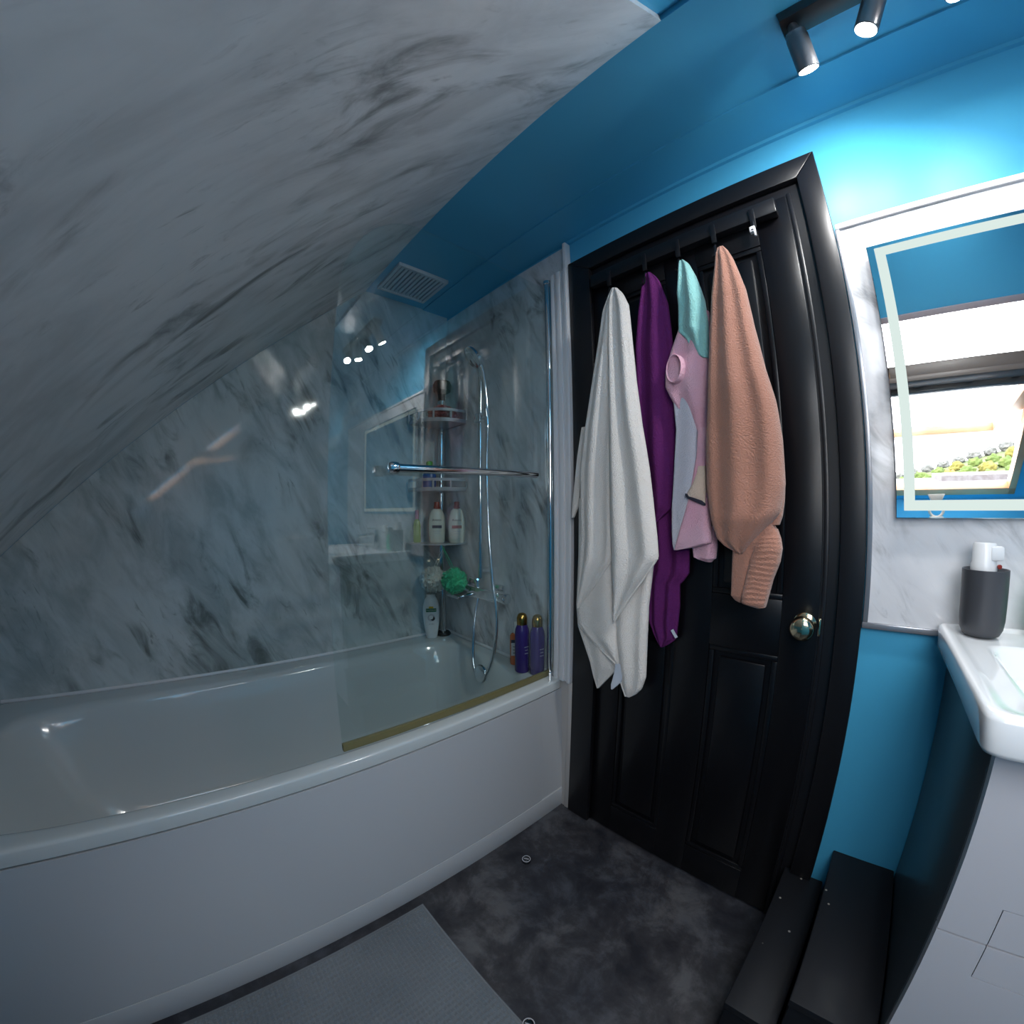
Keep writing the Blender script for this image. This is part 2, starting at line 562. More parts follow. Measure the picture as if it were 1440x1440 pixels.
# sloping ceiling with the roof window's opening
def slab(bm, x0, x1, y0, y1, off, th, bev=0.0):
    pts = [(y0, slope_z(y0, off)), (y1, slope_z(y1, off)), (y1, slope_z(y1, off) + th), (y0, slope_z(y0, off) + th)]
    return prism(bm, pts, 0, x0, x1, bev)
YS0 = YK - 0.1
bm = BM()
slab(bm, XL - 0.1, WX0, YS0, 0.56, 0.02, 0.05)
slab(bm, WX1, XR + 0.1, YS0, 0.56, 0.02, 0.05)
slab(bm, WX0, WX1, YS0, WY0, 0.02, 0.05)
slab(bm, WX0, WX1, WY1, 0.56, 0.02, 0.05)
slope = struct('ceiling_slope', bm, 'blue_paint', 'blue sloping ceiling around the roof window', 'ceiling')
bm = BM(); slab(bm, XL, -0.171, YK, 0.56, 0.0, 0.0195)
p = obj('marble_panel', bm, 'marble_slope', slope); p['label'] = 'grey marble-effect panel on the sloping ceiling'

# gable wall behind the bath
gp = [(YK - 0.1, 0), (1.1, 0), (1.1, CEIL + 0.05), (0.56, CEIL + 0.05), (YS0, slope_z(YS0, 0.03))]
bm = BM(); prism(bm, gp, 0, XL - 0.1, XL - 0.006)
wl = struct('wall_left', bm, 'blue_paint', 'gable wall behind the bath, clad in grey marble-effect panels', 'wall')
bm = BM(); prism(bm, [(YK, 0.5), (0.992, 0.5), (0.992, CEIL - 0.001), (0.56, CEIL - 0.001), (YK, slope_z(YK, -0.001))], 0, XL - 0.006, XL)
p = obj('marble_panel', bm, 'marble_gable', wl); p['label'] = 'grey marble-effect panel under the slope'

# door wall with the door opening
bm = BM()
box(bm, XL - 0.1, -0.745, 1.0, 1.1, 0, CEIL - 0.005)
box(bm, -0.745, -0.048, 1.0, 1.1, 1.925, CEIL - 0.005)
box(bm, -0.048, XR + 0.1, 1.0, 1.1, 0, CEIL - 0.005)
box(bm, -0.80, -0.0, 1.1, 1.12, 0, 2.0)
wf = struct('wall_far', bm, 'blue_paint', 'bright blue gloss wall around the black door', 'wall')
bm = BM(); box(bm, XL, -0.80, 0.992, 1.0, 0.5, 2.060)
p = obj('marble_panel', bm, 'marble_end', wf); p['label'] = 'grey marble-effect panel at the shower end'
bm = BM(); box(bm, 0.012, XR, 0.992, 1.0, 0.868, 1.738)
p = obj('marble_panel', bm, 'marble_mirror', wf); p['label'] = 'pale marble-effect panel behind the mirror'
bm = BM(); box(bm, -0.80, XR, 0.989, 1.0, CEIL - 0.017, CEIL - 0.0062)
p = obj('cornice_strip', bm, 'blue_paint', wf)

bm = BM(); box(bm, XR, XR + 0.1, YS0, 1.1, 0, CEIL + 0.05)
struct('wall_right', bm, 'blue_paint', 'plain blue wall beyond the basin', 'wall')
bm = BM(); prism(bm, [(YK - 0.1, 0), (YK, 0), (YK, slope_z(YK, 0.01)), (YK - 0.1, slope_z(YK - 0.1, 0.01))], 0, XL, -0.171)
struct('wall_near', bm, 'blue_paint', 'low knee wall at the foot of the bath', 'wall')
# boxed-in ledge under the roof window
bm = BM()
prism(bm, [(YK - 0.1, 0), (-0.29, 0), (-0.29, 1.062), (-0.47, 1.062), (-0.47, slope_z(-0.47, 0.018)), (YK - 0.1, slope_z(YK - 0.1, 0.018))], 0, -0.171, XR)
struct('wall_window', bm, 'blue_paint', 'blue boxed wall and ledge below the roof window', 'wall')

# trims
bm = BM()
box(bm, -0.868, -0.811, 0.9885, 1.0, 0.0, 0.52); box(bm, -0.811, -0.791, 0.984, 1.0, 0.0, 0.52, 0.002)
struct('trim_1', bm, 'beige_trim', 'narrow beige strip between bath panel and black door frame', 'trim')
bm = BM()
for x0, x1, y0 in ((-0.868, -0.852, 0.972), (-0.852, -0.842, 0.978), (-0.842, -0.822, 0.970), (-0.822, -0.806, 0.976), (-0.806, -0.792, 0.968)):
    box(bm, x0, x1, y0, 0.992, 0.52, 1.955, 0.002)
box(bm, -0.806, -0.792, 0.972, 1.0, 1.955, 2.063, 0.002)
struct('trim_2', bm, 'white_trim', 'ribbed white wall profile between bath screen and door', 'trim')
bm = BM(); box(bm, 0.004, XR, 0.986, 1.0, 1.738, 1.752, 0.002)
struct('trim_3', bm, 'white_trim', 'white edging along the top of the mirror wall panel', 'trim')
bm = BM(); box(bm, 0.001, 0.150, 0.986, 1.0, 0.855, 0.868, 0.002)
struct('trim_4', bm, 'grey_trim', 'grey metal edging below the mirror wall panel', 'trim')
bm = BM(); box(bm, 0.002, 0.012, 0.987, 1.0, 0.868, 1.738, 0.001)
struct('trim_5', bm, 'grey_trim', 'grey upright edging between door frame and mirror wall panel', 'trim')
bm = BM(); tube(bm, [(XL + 0.004, -0.69, 0.526), (XL + 0.004, 0.99, 0.526)], 0.006, 8)
tube(bm, [(XL + 0.004, 0.986, 0.526), (-0.87, 0.986, 0.526)], 0.006, 8)
struct('trim_6', bm, 'white_trim', 'white sealant bead where bath meets marble panels', 'trim')

# ------------------------------------------------------------------ door
door = struct_thing('door_1', 'glossy black four-panel door in a black frame', 'door', (-0.395, 1.0, 0.0))
DX0, DX1 = -0.702, -0.090
DY = 0.998                       # face of the leaf
def panel_frame(bm, x0, x1, z0, z1, y, w=0.016, h=0.007):
    """moulding round one sunk panel"""
    def bar(a0, a1, b0, b1):
        box(bm, a0, a1, y - h, y, b0, b1, 0.003)
    bar(x0, x1, z1 - w, z1); bar(x0, x1, z0, z0 + w); bar(x0, x0 + w, z0 + w, z1 - w); bar(x1 - w, x1, z0 + w, z1 - w)
PANELS = [(-0.618, -0.444, 0.108, 0.756), (-0.346, -0.172, 0.108, 0.756), (-0.618, -0.444, 0.893, 1.770), (-0.346, -0.172, 0.893, 1.770)]
bm = BM()
xs = [DX0, -0.618, -0.444, -0.346, -0.172, DX1]
for a, b in ((xs[0], xs[1]), (xs[2], xs[3]), (xs[4], xs[5])):
    box(bm, a, b, DY, DY + 0.04, 0.006, 1.885, 0.0015)
for a, b in ((xs[1], xs[2]), (xs[3], xs[4])):
    for z0, z1 in ((0.006, 0.108), (0.756, 0.893), (1.770, 1.885)):
        box(bm, a, b, DY, DY + 0.04, z0, z1, 0.0015)
leaf = obj('leaf', bm, 'black_paint_door', door)
for x0, x1, z0, z1 in PANELS:
    bm = BM()
    box(bm, x0, x1, DY + 0.012, DY + 0.03, z0, z1)
    box(bm, x0 + 0.028, x1 - 0.028, DY + 0.004, DY + 0.014, z0 + 0.028, z1 - 0.028, 0.006, 2)
    pn = obj('panel', bm, 'black_paint_door', leaf)
    bm = BM(); panel_frame(bm, x0, x1, z0, z1, DY + 0.012, 0.014, 0.010)
    obj('moulding', bm, 'black_paint_door', leaf)
bm = BM()
box(bm, DX1, -0.048, 1.0, 1.06, 0, 1.925); box(bm, -0.745, DX0, 1.0, 1.06, 0, 1.925); box(bm, DX0, DX1, 1.0, 1.06, 1.885, 1.925)
box(bm, DX1 + 0.004, DX1 + 0.014, 0.996, 1.01, 0, 1.889, 0.002)
obj('door_lining', bm, 'black_gloss', door)
def architrave(pts):
    bm = BM(); prism(bm, pts, 1, 0.980, 1.0, 0.004); return obj('architrave', bm, 'black_gloss', door)
architrave([(0.0, 0.190), (0.0, 1.971), (-0.052, 1.912), (-0.052, 0.190)])
architrave([(-0.790, 0.0), (-0.702, 0.0), (-0.702, 1.912), (-0.790, 1.971)])
architrave([(-0.790, 1.971), (-0.702, 1.912), (-0.052, 1.912), (0.0, 1.971)])
bm = BM(); lathe(bm, (-0.118, DY - 0.001, 0.846), (0, -1, 0), [(0.0, 0), (0.026, 0.0), (0.026, 0.004), (0.022, 0.007), (0.012, 0.010), (0.012, 0.026), (0.020, 0.031), (0.0265, 0.040), (0.0275, 0.050), (0.024, 0.058), (0.017, 0.062), (0.0, 0.064)], 32)
kn = obj('knob', bm, 'nickel', door); kn['label'] = 'round polished brass-toned door knob'
bm = BM(); lathe(bm, (-0.118, DY - 0.064, 0.846), (0, -1, 0), [(0.004, -0.002), (0.004, 0.0008), (0, 0.001)], 12)
obj('lock_button', bm, 'nickel', kn)
bm = BM(); box(bm, -0.0885, -0.083, 0.993, 1.0, 0.822, 0.862, 0.001)
obj('strike_plate', bm, 'nickel', door)

# ------------------------------------------------------------------ roof window (seen in the mirror)
win = struct_thing('window_1', 'open pine roof window in the blue sloping ceiling', 'window', (0.3675, -0.09, slope_z(-0.09, 0.02)))
TY = Vector((0, 1, SLOPE)).normalized()      # up the slope
UPN = Vector((0, -SLOPE, 1)).normalized()     # out of the roof
def obar(bm, c, ax, ay, az, sx, sy, sz, bev=0.003):
    """box centred at c, with half sizes along three axes"""
    tmp = bmesh.new(); box(tmp, -sx, sx, -sy, sy, -sz, sz, bev)
    M = Matrix(((ax.x, ay.x, az.x, c.x), (ax.y, ay.y, az.y, c.y), (ax.z, ay.z, az.z, c.z), (0, 0, 0, 1)))
    tmp.transform(M); me = bpy.data.meshes.new('tmp'); tmp.to_mesh(me); tmp.free(); bm.from_mesh(me); bpy.data.meshes.remove(me)
    return bm
EX = Vector((1, 0, 0))
wc = Vector(((WX0 + WX1) / 2, (WY0 + WY1) / 2, slope_z((WY0 + WY1) / 2, 0.02)))
HW = (WX1 - WX0) / 2; HL = (WY1 - WY0) / 2 * math.sqrt(1 + SLOPE ** 2)
for cx, cy, sx, sy, m in ((0, -HL + 0.02, HW, 0.02, 'pine'), (0, HL - 0.012, HW, 0.012, 'alu_mauve'), (-HW + 0.015, 0, 0.015, HL, 'pine'), (HW - 0.015, 0, 0.015, HL, 'pine')):
    bm = BM(); obar(bm, wc + EX * cx + TY * cy + UPN * 0.017, EX, TY, UPN, sx, sy, 0.024)
    obj('frame_rail', bm, m, win)
# sash swung almost level on its side pivots
ph = math.radians(8.0)
SY_ = Vector((0, math.cos(ph), math.sin(ph))); SU = Vector((0, -math.sin(ph), math.cos(ph)))
sc_ = Vector((wc.x, -0.09, slope_z(-0.09, 0.02) + 0.012)); SW, SL = HW - 0.034, 0.385
sash = obj('sash', obar(BM(), sc_ + SY_ * (-SL + 0.03), EX, SY_, SU, SW, 0.03, 0.022), 'pine', win)
for cx in (-SW + 0.025, SW - 0.025):
    obj('stile', obar(BM(), sc_ + EX * cx, EX, SY_, SU, 0.025, SL, 0.022), 'pine', sash)
obj('top_rail', obar(BM(), sc_ + SY_ * (SL - 0.03) - SU * 0.0, EX, SY_, SU, SW, 0.03, 0.022), 'rail_brown', sash)
obj('vent_flap', obar(BM(), sc_ + SY_ * (SL - 0.02) - SU * 0.034, EX, SY_, SU, SW, 0.03, 0.010), 'rail_brown', sash)
obj('handle_bar', obar(BM(), sc_ + SY_ * (SL - 0.085) - SU * 0.042, EX, SY_, SU, SW - 0.01, 0.014, 0.012), 'dark_alu', sash)
for cx in (-0.14, 0.02, 0.16):
    obj('bracket', obar(BM(), sc_ + EX * cx + SY_ * (SL - 0.065) - SU * 0.03, EX, SY_, SU, 0.012, 0.03, 0.008), 'dark_alu', sash)
obj('blind_rail', obar(BM(), sc_ + SY_ * (SL - 0.115) - SU * 0.026, EX, SY_, SU, SW - 0.01, 0.007, 0.007), 'alu_mauve', sash)
obj('pane', obar(BM(), sc_, EX, SY_, SU, SW - 0.048, SL - 0.055, 0.002, 0), 'window_glass', sash)

# ================================================================== BATH
BX0, BX1, BY0, BY1 = XL, -0.838, -0.70, 0.990
bath = thing('bathtub', 'long white acrylic bath under the sloping marble ceiling', 'bathtub', (-1.21, 0.145, 0.0))
def sq(cx, cy, rx, ry, n, z, seg=96):
    out = []
    for k in range(seg):
        t = 2 * math.pi * (k + 0.5) / seg
        c, s = math.cos(t), math.sin(t)
        out.append((cx + rx * math.copysign(abs(c) ** (2 / n), c), cy + ry * math.copysign(abs(s) ** (2 / n), s), z))
    return out
bcx, bcy = (BX0 + BX1) / 2, (BY0 + BY1) / 2
brx, bry = (BX1 - BX0) / 2, (BY1 - BY0) / 2
ccx = bcx + 0.018
rings = [
    (bcx, bcy, brx - 0.006, bry - 0.006, 60, 0.4875), (bcx, bcy, brx, bry, 60, 0.489), (bcx, bcy, brx, bry, 60, 0.515), (bcx, bcy, brx - 0.0015, bry - 0.0015, 60, 0.5185), (bcx, bcy, brx - 0.0045, bry - 0.0045, 60, 0.5208), (bcx, bcy, brx - 0.009, bry - 0.009, 50, 0.5215), (bcx, bcy, brx - 0.015, bry - 0.015, 50, 0.5218), (ccx, bcy + 0.01, brx - 0.055, bry - 0.058, 6.8, 0.5205),
    (ccx, bcy + 0.01, brx - 0.062, bry - 0.066, 6.5, 0.519), (ccx, bcy + 0.01, brx - 0.070, bry - 0.074, 6.2, 0.515), (ccx, bcy + 0.01, brx - 0.078, bry - 0.083, 6.0, 0.504),
    (ccx, bcy + 0.015, brx - 0.092, bry - 0.115, 5.5, 0.42), (ccx, bcy + 0.03, brx - 0.112, bry - 0.17, 5.0, 0.26), (ccx, bcy + 0.045, brx - 0.135, bry - 0.22, 4.6, 0.17),
    (ccx, bcy + 0.05, brx - 0.165, bry - 0.26, 4.2, 0.135), (ccx, bcy + 0.05, brx - 0.22, bry - 0.34, 3.6, 0.122)]
bm = BM()
R = [[bm.verts.new(p) for p in sq(*r)] for r in rings]
for A, B in zip(R, R[1:]):
    for k in range(len(A)):
        bm.faces.new((A[k], A[(k + 1) % len(A)], B[(k + 1) % len(B)], B[k]))
bm.faces.new(R[-1])
bmesh.ops.recalc_face_normals(bm, faces=bm.faces[:])
obj('tub', bm, 'white_acrylic', bath, 50)
# moulded front panel: field slightly proud, border at the door end
bm = BM()
prism(bm, [(-0.875, 0.079), (-0.8295, 0.079), (-0.8425, 0.483), (-0.875, 0.483)], 1, BY0 + 0.005, BY1, 0.002)
prism(bm, [(-0.850, 0.0795), (-0.8265, 0.0795), (-0.8385, 0.4835), (-0.855, 0.4835)], 1, BY0 + 0.02, 0.885, 0.005)
obj('front_panel', bm, 'white_panel', bath)
bm = BM(); box(bm, -0.86, -0.8255, BY0 + 0.005, 0.988, 0.0, 0.0780, 0.001)
obj('plinth', bm, 'white_panel', bath)
bm = BM(); lathe(bm, (-1.160, 0.882, 0.467), (0, -1, 0.15), [(0.0, 0.0), (0.034, 0.0), (0.036, 0.006), (0.033, 0.012), (0.022, 0.016), (0.0, 0.017)], 32)
o_ = obj('overflow_knob', bm, 'chrome', bath); o_['label'] = 'round chrome overflow knob'

# ------------------------------------------------------------------ glass screen
GX = -0.890
scr = thing('bath_screen', 'frameless clear glass bath screen with a rounded top corner', 'bath screen', (GX, 0.62, 0.52))
gy0, gy1, gz0, gz1 = 0.245, 0.975, 0.530, 1.905
out = [(gy1, gz0), (gy1, gz1)]
for k in range(0, 19):
    a = math.pi / 2 * k / 18
    out.append((gy0 + 0.21 - 0.21 * math.sin(a), gz1 - 0.27 + 0.27 * math.cos(a)))
out.append((gy0, gz0))
bm = BM(); prism(bm, out, 0, GX - 0.003, GX + 0.003)
obj('glass_pane', bm, 'screen_glass', scr, smooth=False)
bm = BM(); box(bm, GX - 0.006, GX + 0.006, gy0, gy1, 0.5215, 0.542, 0.002)
o_ = obj('bottom_seal', bm, 'seal_olive', scr); o_['label'] = 'yellowed plastic seal along the bottom edge'
bm = BM(); lathe(bm, (-0.889, 0.978, 0.5225), (0, 0, 1), [(0.0135, 0), (0.0135, 0.012), (0.0105, 0.014), (0.0105, 1.405), (0.014, 1.408), (0.014, 1.42), (0.0, 1.421)], 20)
o_ = obj('hinge_post', bm, 'chrome', scr); o_['label'] = 'tall chrome hinge post'
bm = BM(); box(bm, -0.884, -0.872, 0.975, 0.9915, 0.53, 1.93, 0.002)
obj('wall_channel', bm, 'chrome', scr)
# towel bar fixed through the glass
bm = BM(); tube(bm, [(-0.845, 0.385, 1.206), (-0.845, 0.865, 1.2165)], 0.0105, 16)
bar = obj('towel_bar', bm, 'chrome', scr); bar['label'] = 'chrome towel bar across the glass'
for yy_, zz_ in ((0.400, 1.2063), (0.765, 1.2143)):
    bm = BM(); tube(bm, [(GX + 0.003, yy_, zz_), (-0.845, yy_, zz_)], 0.009, 12)
    obj('bar_bracket', bm, 'chrome', bar)
bm = BM(); lathe(bm, (-0.845, 0.385, 1.206), (0, -1, 0), [(0.0145, -0.012), (0.016, 0.0), (0.013, 0.010), (0, 0.014)], 16)
obj('end_cap', bm, 'chrome', bar)

# ================================================================== SHOWER
sh = thing('shower_set', 'chrome shower set with bar valve, riser rail and looping hose', 'shower', (-1.25, 0.96, 0.75))
bm = BM(); box(bm, -1.395, -1.115, 0.925, 0.962, 0.748, 0.792, 0.006, 3)
valve = obj('bar_valve', bm, 'chrome', sh)
for x in (-1.335, -1.175):
    bm = BM(); box(bm, x - 0.034, x + 0.034, 0.976, 0.9915, 0.735, 0.808, 0.004); box(bm, x - 0.014, x + 0.014, 0.955, 0.98, 0.756, 0.784, 0.003)
    obj('wall_plate', bm, 'chrome', valve)
for x, d in ((-1.395, -1), (-1.115, 1)):
    bm = BM(); lathe(bm, (x, 0.943, 0.770), (d, 0, 0), [(0.019, -0.002), (0.021, 0.004), (0.021, 0.036), (0.017, 0.042), (0, 0.043)], 20)
    obj('control_handle', bm, 'chrome', valve)
bm = BM()
lathe(bm, (-1.262, 0.944, 0.79), (0, 0, 1), [(0.012, 0), (0.012, 0.02), (0.016, 0.022), (0.016, 0.036), (0.010, 0.040), (0, 0.041)], 16)
tube(bm, [(-1.262, 0.944, 0.818), (-1.235, 0.925, 0.828)], 0.005, 8); tube(bm, [(-1.262, 0.944, 0.818), (-1.290, 0.925, 0.828)], 0.005, 8)
obj('diverter', bm, 'chrome', valve)
bm = BM(); box(bm, -1.40, -1.31, 0.880, 0.935, 0.738, 0.752, 0.004)
obj('spout', bm, 'chrome', valve)
bm = BM(); lathe(bm, (-1.247, 0.950, 0.83), (0, 0, 1), [(0.0, 0), (0.010, 0), (0.010, 0.83), (0.0, 0.831)], 16)
rail = obj('riser_rail', bm, 'chrome', sh)
for z in (0.86, 1.64):
    bm = BM(); tube(bm, [(-1.247, 0.950, z), (-1.247, 0.9915, z)], 0.012, 12); obj('rail_bracket', bm, 'chrome', rail)
bm = BM(); box(bm, -1.268, -1.226, 0.930, 0.968, 1.462, 1.502, 0.008, 3); tube(bm, [(-1.23, 0.945, 1.482), (-1.17, 0.925, 1.484)], 0.010, 12)
lathe(bm, (-1.168, 0.922, 1.470), (0.0, -0.15, 1), [(0.017, 0), (0.018, 0.03), (0.014, 0.034), (0.0, 0.034)], 16)
obj('slider', bm, 'chrome', rail)
bm = BM()
tube(bm, smooth_path([(-1.166, 0.925, 1.44), (-1.168, 0.918, 1.55), (-1.178, 0.905, 1.66), (-1.19, 0.885, 1.705)], 6), [0.011] * 8 + [0.012] * 11, 14)
lathe(bm, (-1.192, 0.875, 1.712), (-0.25, -0.75, -0.6), [(0.0, -0.02), (0.026, -0.014), (0.046, 0.0), (0.047, 0.010), (0.043, 0.013), (0, 0.013)], 28)
obj('handset', bm, 'chrome', sh)
hp = smooth_path([(-1.166, 0.925, 1.44), (-1.160, 0.915, 1.28), (-1.138, 0.905, 1.05), (-1.112, 0.900, 0.86), (-1.082, 0.895, 0.71), (-1.092, 0.885, 0.56), (-1.135, 0.875, 0.462), (-1.175, 0.872, 0.452), (-1.212, 0.880, 0.50), (-1.235, 0.90, 0.60), (-1.25, 0.925, 0.70), (-1.25, 0.94, 0.752)], 10)
bm = BM(); tube(bm, hp, [0.0066 + 0.0006 * (i % 2) for i in range(len(hp))], 10)
obj('hose', bm, 'chrome', sh)

# ================================================================== CORNER CADDY AND WHAT IT HOLDS
CORN = Vector((-1.567, 0.974, 0))
cad = thing('corner_caddy', 'grey corner shower caddy with three shelves on a chrome pole', 'caddy', (-1.54, 0.945, 0.5215))
bm = BM(); lathe(bm, (-1.535, 0.942, 0.5215), (0, 0, 1), [(0.0, 0.0), (0.034, 0.0), (0.036, 0.006), (0.030, 0.014), (0.0, 0.015)], 24)
obj('foot', bm, 'black_rubber', cad)
bm = BM(); lathe(bm, (-1.535, 0.942, 0.535), (0, 0, 1), [(0.0145, 0.0), (0.0145, 1.085), (0.0, 1.086)], 20)
obj('pole', bm, 'chrome', cad)
bm = BM(); lathe(bm, (-1.535, 0.942, 1.62), (0, 0, 1), [(0.016, 0.0), (0.018, 0.03), (0.040, 0.045), (0.044, 0.075), (0.036, 0.092), (0.0, 0.096)], 24)
o_ = obj('pole_cap', bm, 'black_rubber', cad); o_['label'] = 'black rounded cap on the pole'
def quarter(r, n=14):
    """outline of a corner shelf: along the gable wall, round the front, along the door wall"""
    pts = [(CORN.x, CORN.y)]
    for k in range(n + 1):
        a = math.pi / 2 * k / n
        sq_ = 0.82
        pts.append((CORN.x + r * math.sin(a) ** sq_, CORN.y - r * math.cos(a) ** sq_))
    return pts
def shelf(z, r, rim):
    bm = BM(); prism(bm, quarter(r), 2, z, z + 0.006)
    s = obj('shelf', bm, 'caddy_plastic', cad)
    if rim:
        # two rails with an open slot between them
        for z0, z1 in ((z + 0.004, z + 0.016), (z + rim - 0.012, z + rim)):
            bm = BM()
            o1 = quarter(r)[1:]; o2 = quarter(r - 0.005)[1:]
            prism(bm, o1 + list(reversed(o2)), 2, z0, z1)
            obj('rim', bm, 'caddy_plastic', s)
        q1 = quarter(r - 0.0005)[1:]
        for k in (0, 3, 7, 11, 14):
            x, y = q1[k]
            bm = BM(); box(bm, x - 0.004, x + 0.004, y - 0.004, y + 0.004, z + 0.014, z + rim - 0.011, 0.001)
            obj('rim_post', bm, 'caddy_plastic', s)
    return s
shelf(1.490, 0.185, 0.058)
shelf(1.190, 0.185, 0.055)
shelf(0.958, 0.195, 0)

def facing(x, y):
    d = Vector((-x, -y, 0)).normalized()
    return d, Vector((-d.y, d.x, 0))        # towards the viewer's side of the room, and its sideways direction
def plate(name, c, side, up, nrm, w_, h_, mat, parent, t=0.0006):
    bm = BM(); obar(bm, Vector(c), side, up, nrm, w_ / 2, h_ / 2, t, 0)
    return obj(name, bm, mat, parent)
UPZ = Vector((0, 0, 1))

def lotion(x, y, z, barmat, label, tint=0):
    f, s = facing(x, y)
    t = thing('lotion_bottle', label, 'bottle', (x, y, z))
    bm = BM(); lathe(bm, (x, y, z), (0, 0, 1), [(0, 0), (0.031, 0), (0.034, 0.004), (0.0375, 0.05), (0.0375, 0.085), (0.033, 0.12), (0.024, 0.142), (0.015, 0.150), (0, 0.151)], 32, 1.0, 0.62, s)
    obj('body', bm, 'cream_plastic', t)
    bm = BM(); lathe(bm, (x, y, z + 0.149), (0, 0, 1), [(0.0145, 0), (0.0145, 0.010), (0.0125, 0.012), (0.012, 0.028), (0.010, 0.031), (0, 0.0315)], 24)
    obj('cap', bm, 'red_plastic', t)
    p = Vector((x, y, z)) + f * 0.0232
    plate('label_bar', p + UPZ * 0.070, s, UPZ, f, 0.042, 0.013, barmat, t)
    lettering('Aveeno', 0.013, p + UPZ * 0.100 - f * 0.0002, s, UPZ, 'dark_text', t)
    for k, w_ in enumerate((0.036, 0.026)):
        plate('label_line', p + UPZ * (0.050 - 0.009 * k), s, UPZ, f, w_, 0.0018, 'pale_label', t)
    return t
lotion(-1.492, 0.892, 0.9642, 'navy_label', 'cream lotion bottle with red cap and dark blue label bar on caddy shelf')
lotion(-1.412, 0.945, 0.9642, 'rust_label', 'cream lotion bottle with red cap and rust red label bar on caddy shelf')

def plain_bottle(name, label, x, y, z, r, h, mat, capmat, cap_h=0.025, sy=0.7, cat='bottle'):
    f, s = facing(x, y)
    t = thing(name, label, cat, (x, y, z))
    bm = BM(); lathe(bm, (x, y, z), (0, 0, 1), [(0, 0), (r * 0.92, 0), (r, 0.004), (r, h * 0.7), (r * 0.75, h * 0.9), (r * 0.45, h * 0.97), (r * 0.45, h), (0, h)], 24, 1.0, sy, s)
    obj('body', bm, mat, t)
    bm = BM(); lathe(bm, (x, y, z + h - 0.001), (0, 0, 1), [(0, 0), (r * 0.52, 0), (r * 0.5, cap_h * 0.9), (r * 0.4, cap_h), (0, cap_h)], 20)
    obj('cap', bm, capmat, t)
    return t
plain_bottle('shower_gel', 'slim lime green bottle with pink cap at the gable end of caddy shelf', -1.548, 0.822, 0.9642, 0.017, 0.105, 'bottle_lime', 'bottle_pink', 0.04)
plain_bottle('shampoo_bottle', 'blue bottle with bright green cap on the middle caddy shelf', -1.512, 0.866, 1.1962, 0.030, 0.095, 'bottle_blue', 'bottle_green', 0.035)

def pouf(name, label, c, r, mat, cord_to=None, seed=0, flat=1.0):
    t = thing(name, label, 'bath pouf', (c[0], c[1], c[2] - r * flat), 'bath poufs in the corner caddy')
    bm = BM(); bmesh.ops.create_icosphere(bm, subdivisions=5, radius=1.0)
    for v in bm.verts:
        d = v.co.normalized()
        n1 = noise.noise(d * 2.2 + Vector((seed, 0, 0)))
        n2 = noise.noise(d * 3.6 + Vector((0, seed * 1.7, 3)) + Vector((n1, n1, n1)) * 1.4)
        k = 0.70 + 0.16 * n1 + 0.42 * abs(math.sin(n2 * 8.0)) + 0.10 * noise.noise(d * 9)
        v.co = d * k * r
        v.co.z *= flat
        v.co += Vector(c)
    obj('netting', bm, mat, t, 70)
    if cord_to:
        top = Vector((c[0], c[1], c[2] + r * 0.7))
        bm = BM()
        e = Vector(cord_to)
        tube(bm, smooth_path([top + Vector((-0.008, 0, 0)), (top + e) / 2 + Vector((-0.011, 0, 0)), e], 5), 0.0014, 6)
        tube(bm, smooth_path([top + Vector((0.008, 0, 0)), (top + e) / 2 + Vector((0.008, 0, 0)), e], 5), 0.0014, 6)
        obj('cord', bm, mat, t)
    return t
pouf('bath_pouf', 'cream mesh bath pouf hanging under the lowest caddy shelf', (-1.488, 0.868, 0.800), 0.054, 'pouf_cream', (-1.452, 0.912, 0.957), 1)
pouf('bath_pouf', 'bright green mesh bath pouf hanging beside the shower valve', (-1.330, 0.876, 0.815), 0.050, 'pouf_green', (-1.408, 0.866, 0.957), 5)
pouf('bath_pouf', 'red mesh bath pouf lying on the top caddy shelf', (-1.462, 0.902, 1.535), 0.058, 'pouf_red', None, 9, 0.62)

# ================================================================== BOTTLES ON THE BATH RIM
RIM = 0.5215
x, y = -1.528, 0.876; f, s = facing(x, y)
t = thing('shower_cream', 'white oval shower cream bottle standing below the bath poufs', 'bottle', (x, y, RIM))
bm = BM(); lathe(bm, (x, y, RIM), (0, 0, 1), [(0, 0), (0.022, 0), (0.025, 0.003), (0.034, 0.06), (0.039, 0.11), (0.037, 0.15), (0.029, 0.180), (0.020, 0.194), (0, 0.196)], 32, 1.0, 0.6, s)
obj('body', bm, 'white_plastic', t)
bm = BM(); lathe(bm, (x, y, RIM + 0.192), (0, 0, 1), [(0.0205, 0), (0.0205, 0.010), (0.017, 0.013), (0, 0.0135)], 24, 1.0, 0.7, s)
obj('cap', bm, 'white_plastic', t)
p = Vector((x, y, RIM)) + f * 0.0242
plate('label_badge', p + UPZ * 0.135, s, UPZ, f, 0.046, 0.016, 'green_label', t)
plate('label_sun', p + UPZ * 0.148, s, UPZ, f, 0.020, 0.008, 'yellow_label', t)
lettering('PALMOLIVE', 0.0082, p + UPZ * 0.135 + f * 0.0008, s, UPZ, 'white_plastic', t)
bm = BM(); lathe(bm, p + UPZ * 0.100 - f * 0.001, f, [(0, 0), (0.017, 0), (0.017, 0.0012), (0, 0.0012)], 24); obj('coconut_print', bm, 'pale_label', t)
bm = BM(); lathe(bm, p + UPZ * 0.096 + s * 0.006 - f * 0.0004, f, [(0, 0), (0.010, 0), (0.010, 0.0013), (0, 0.0013)], 20); obj('coconut_shell', bm, 'dark_text', t)
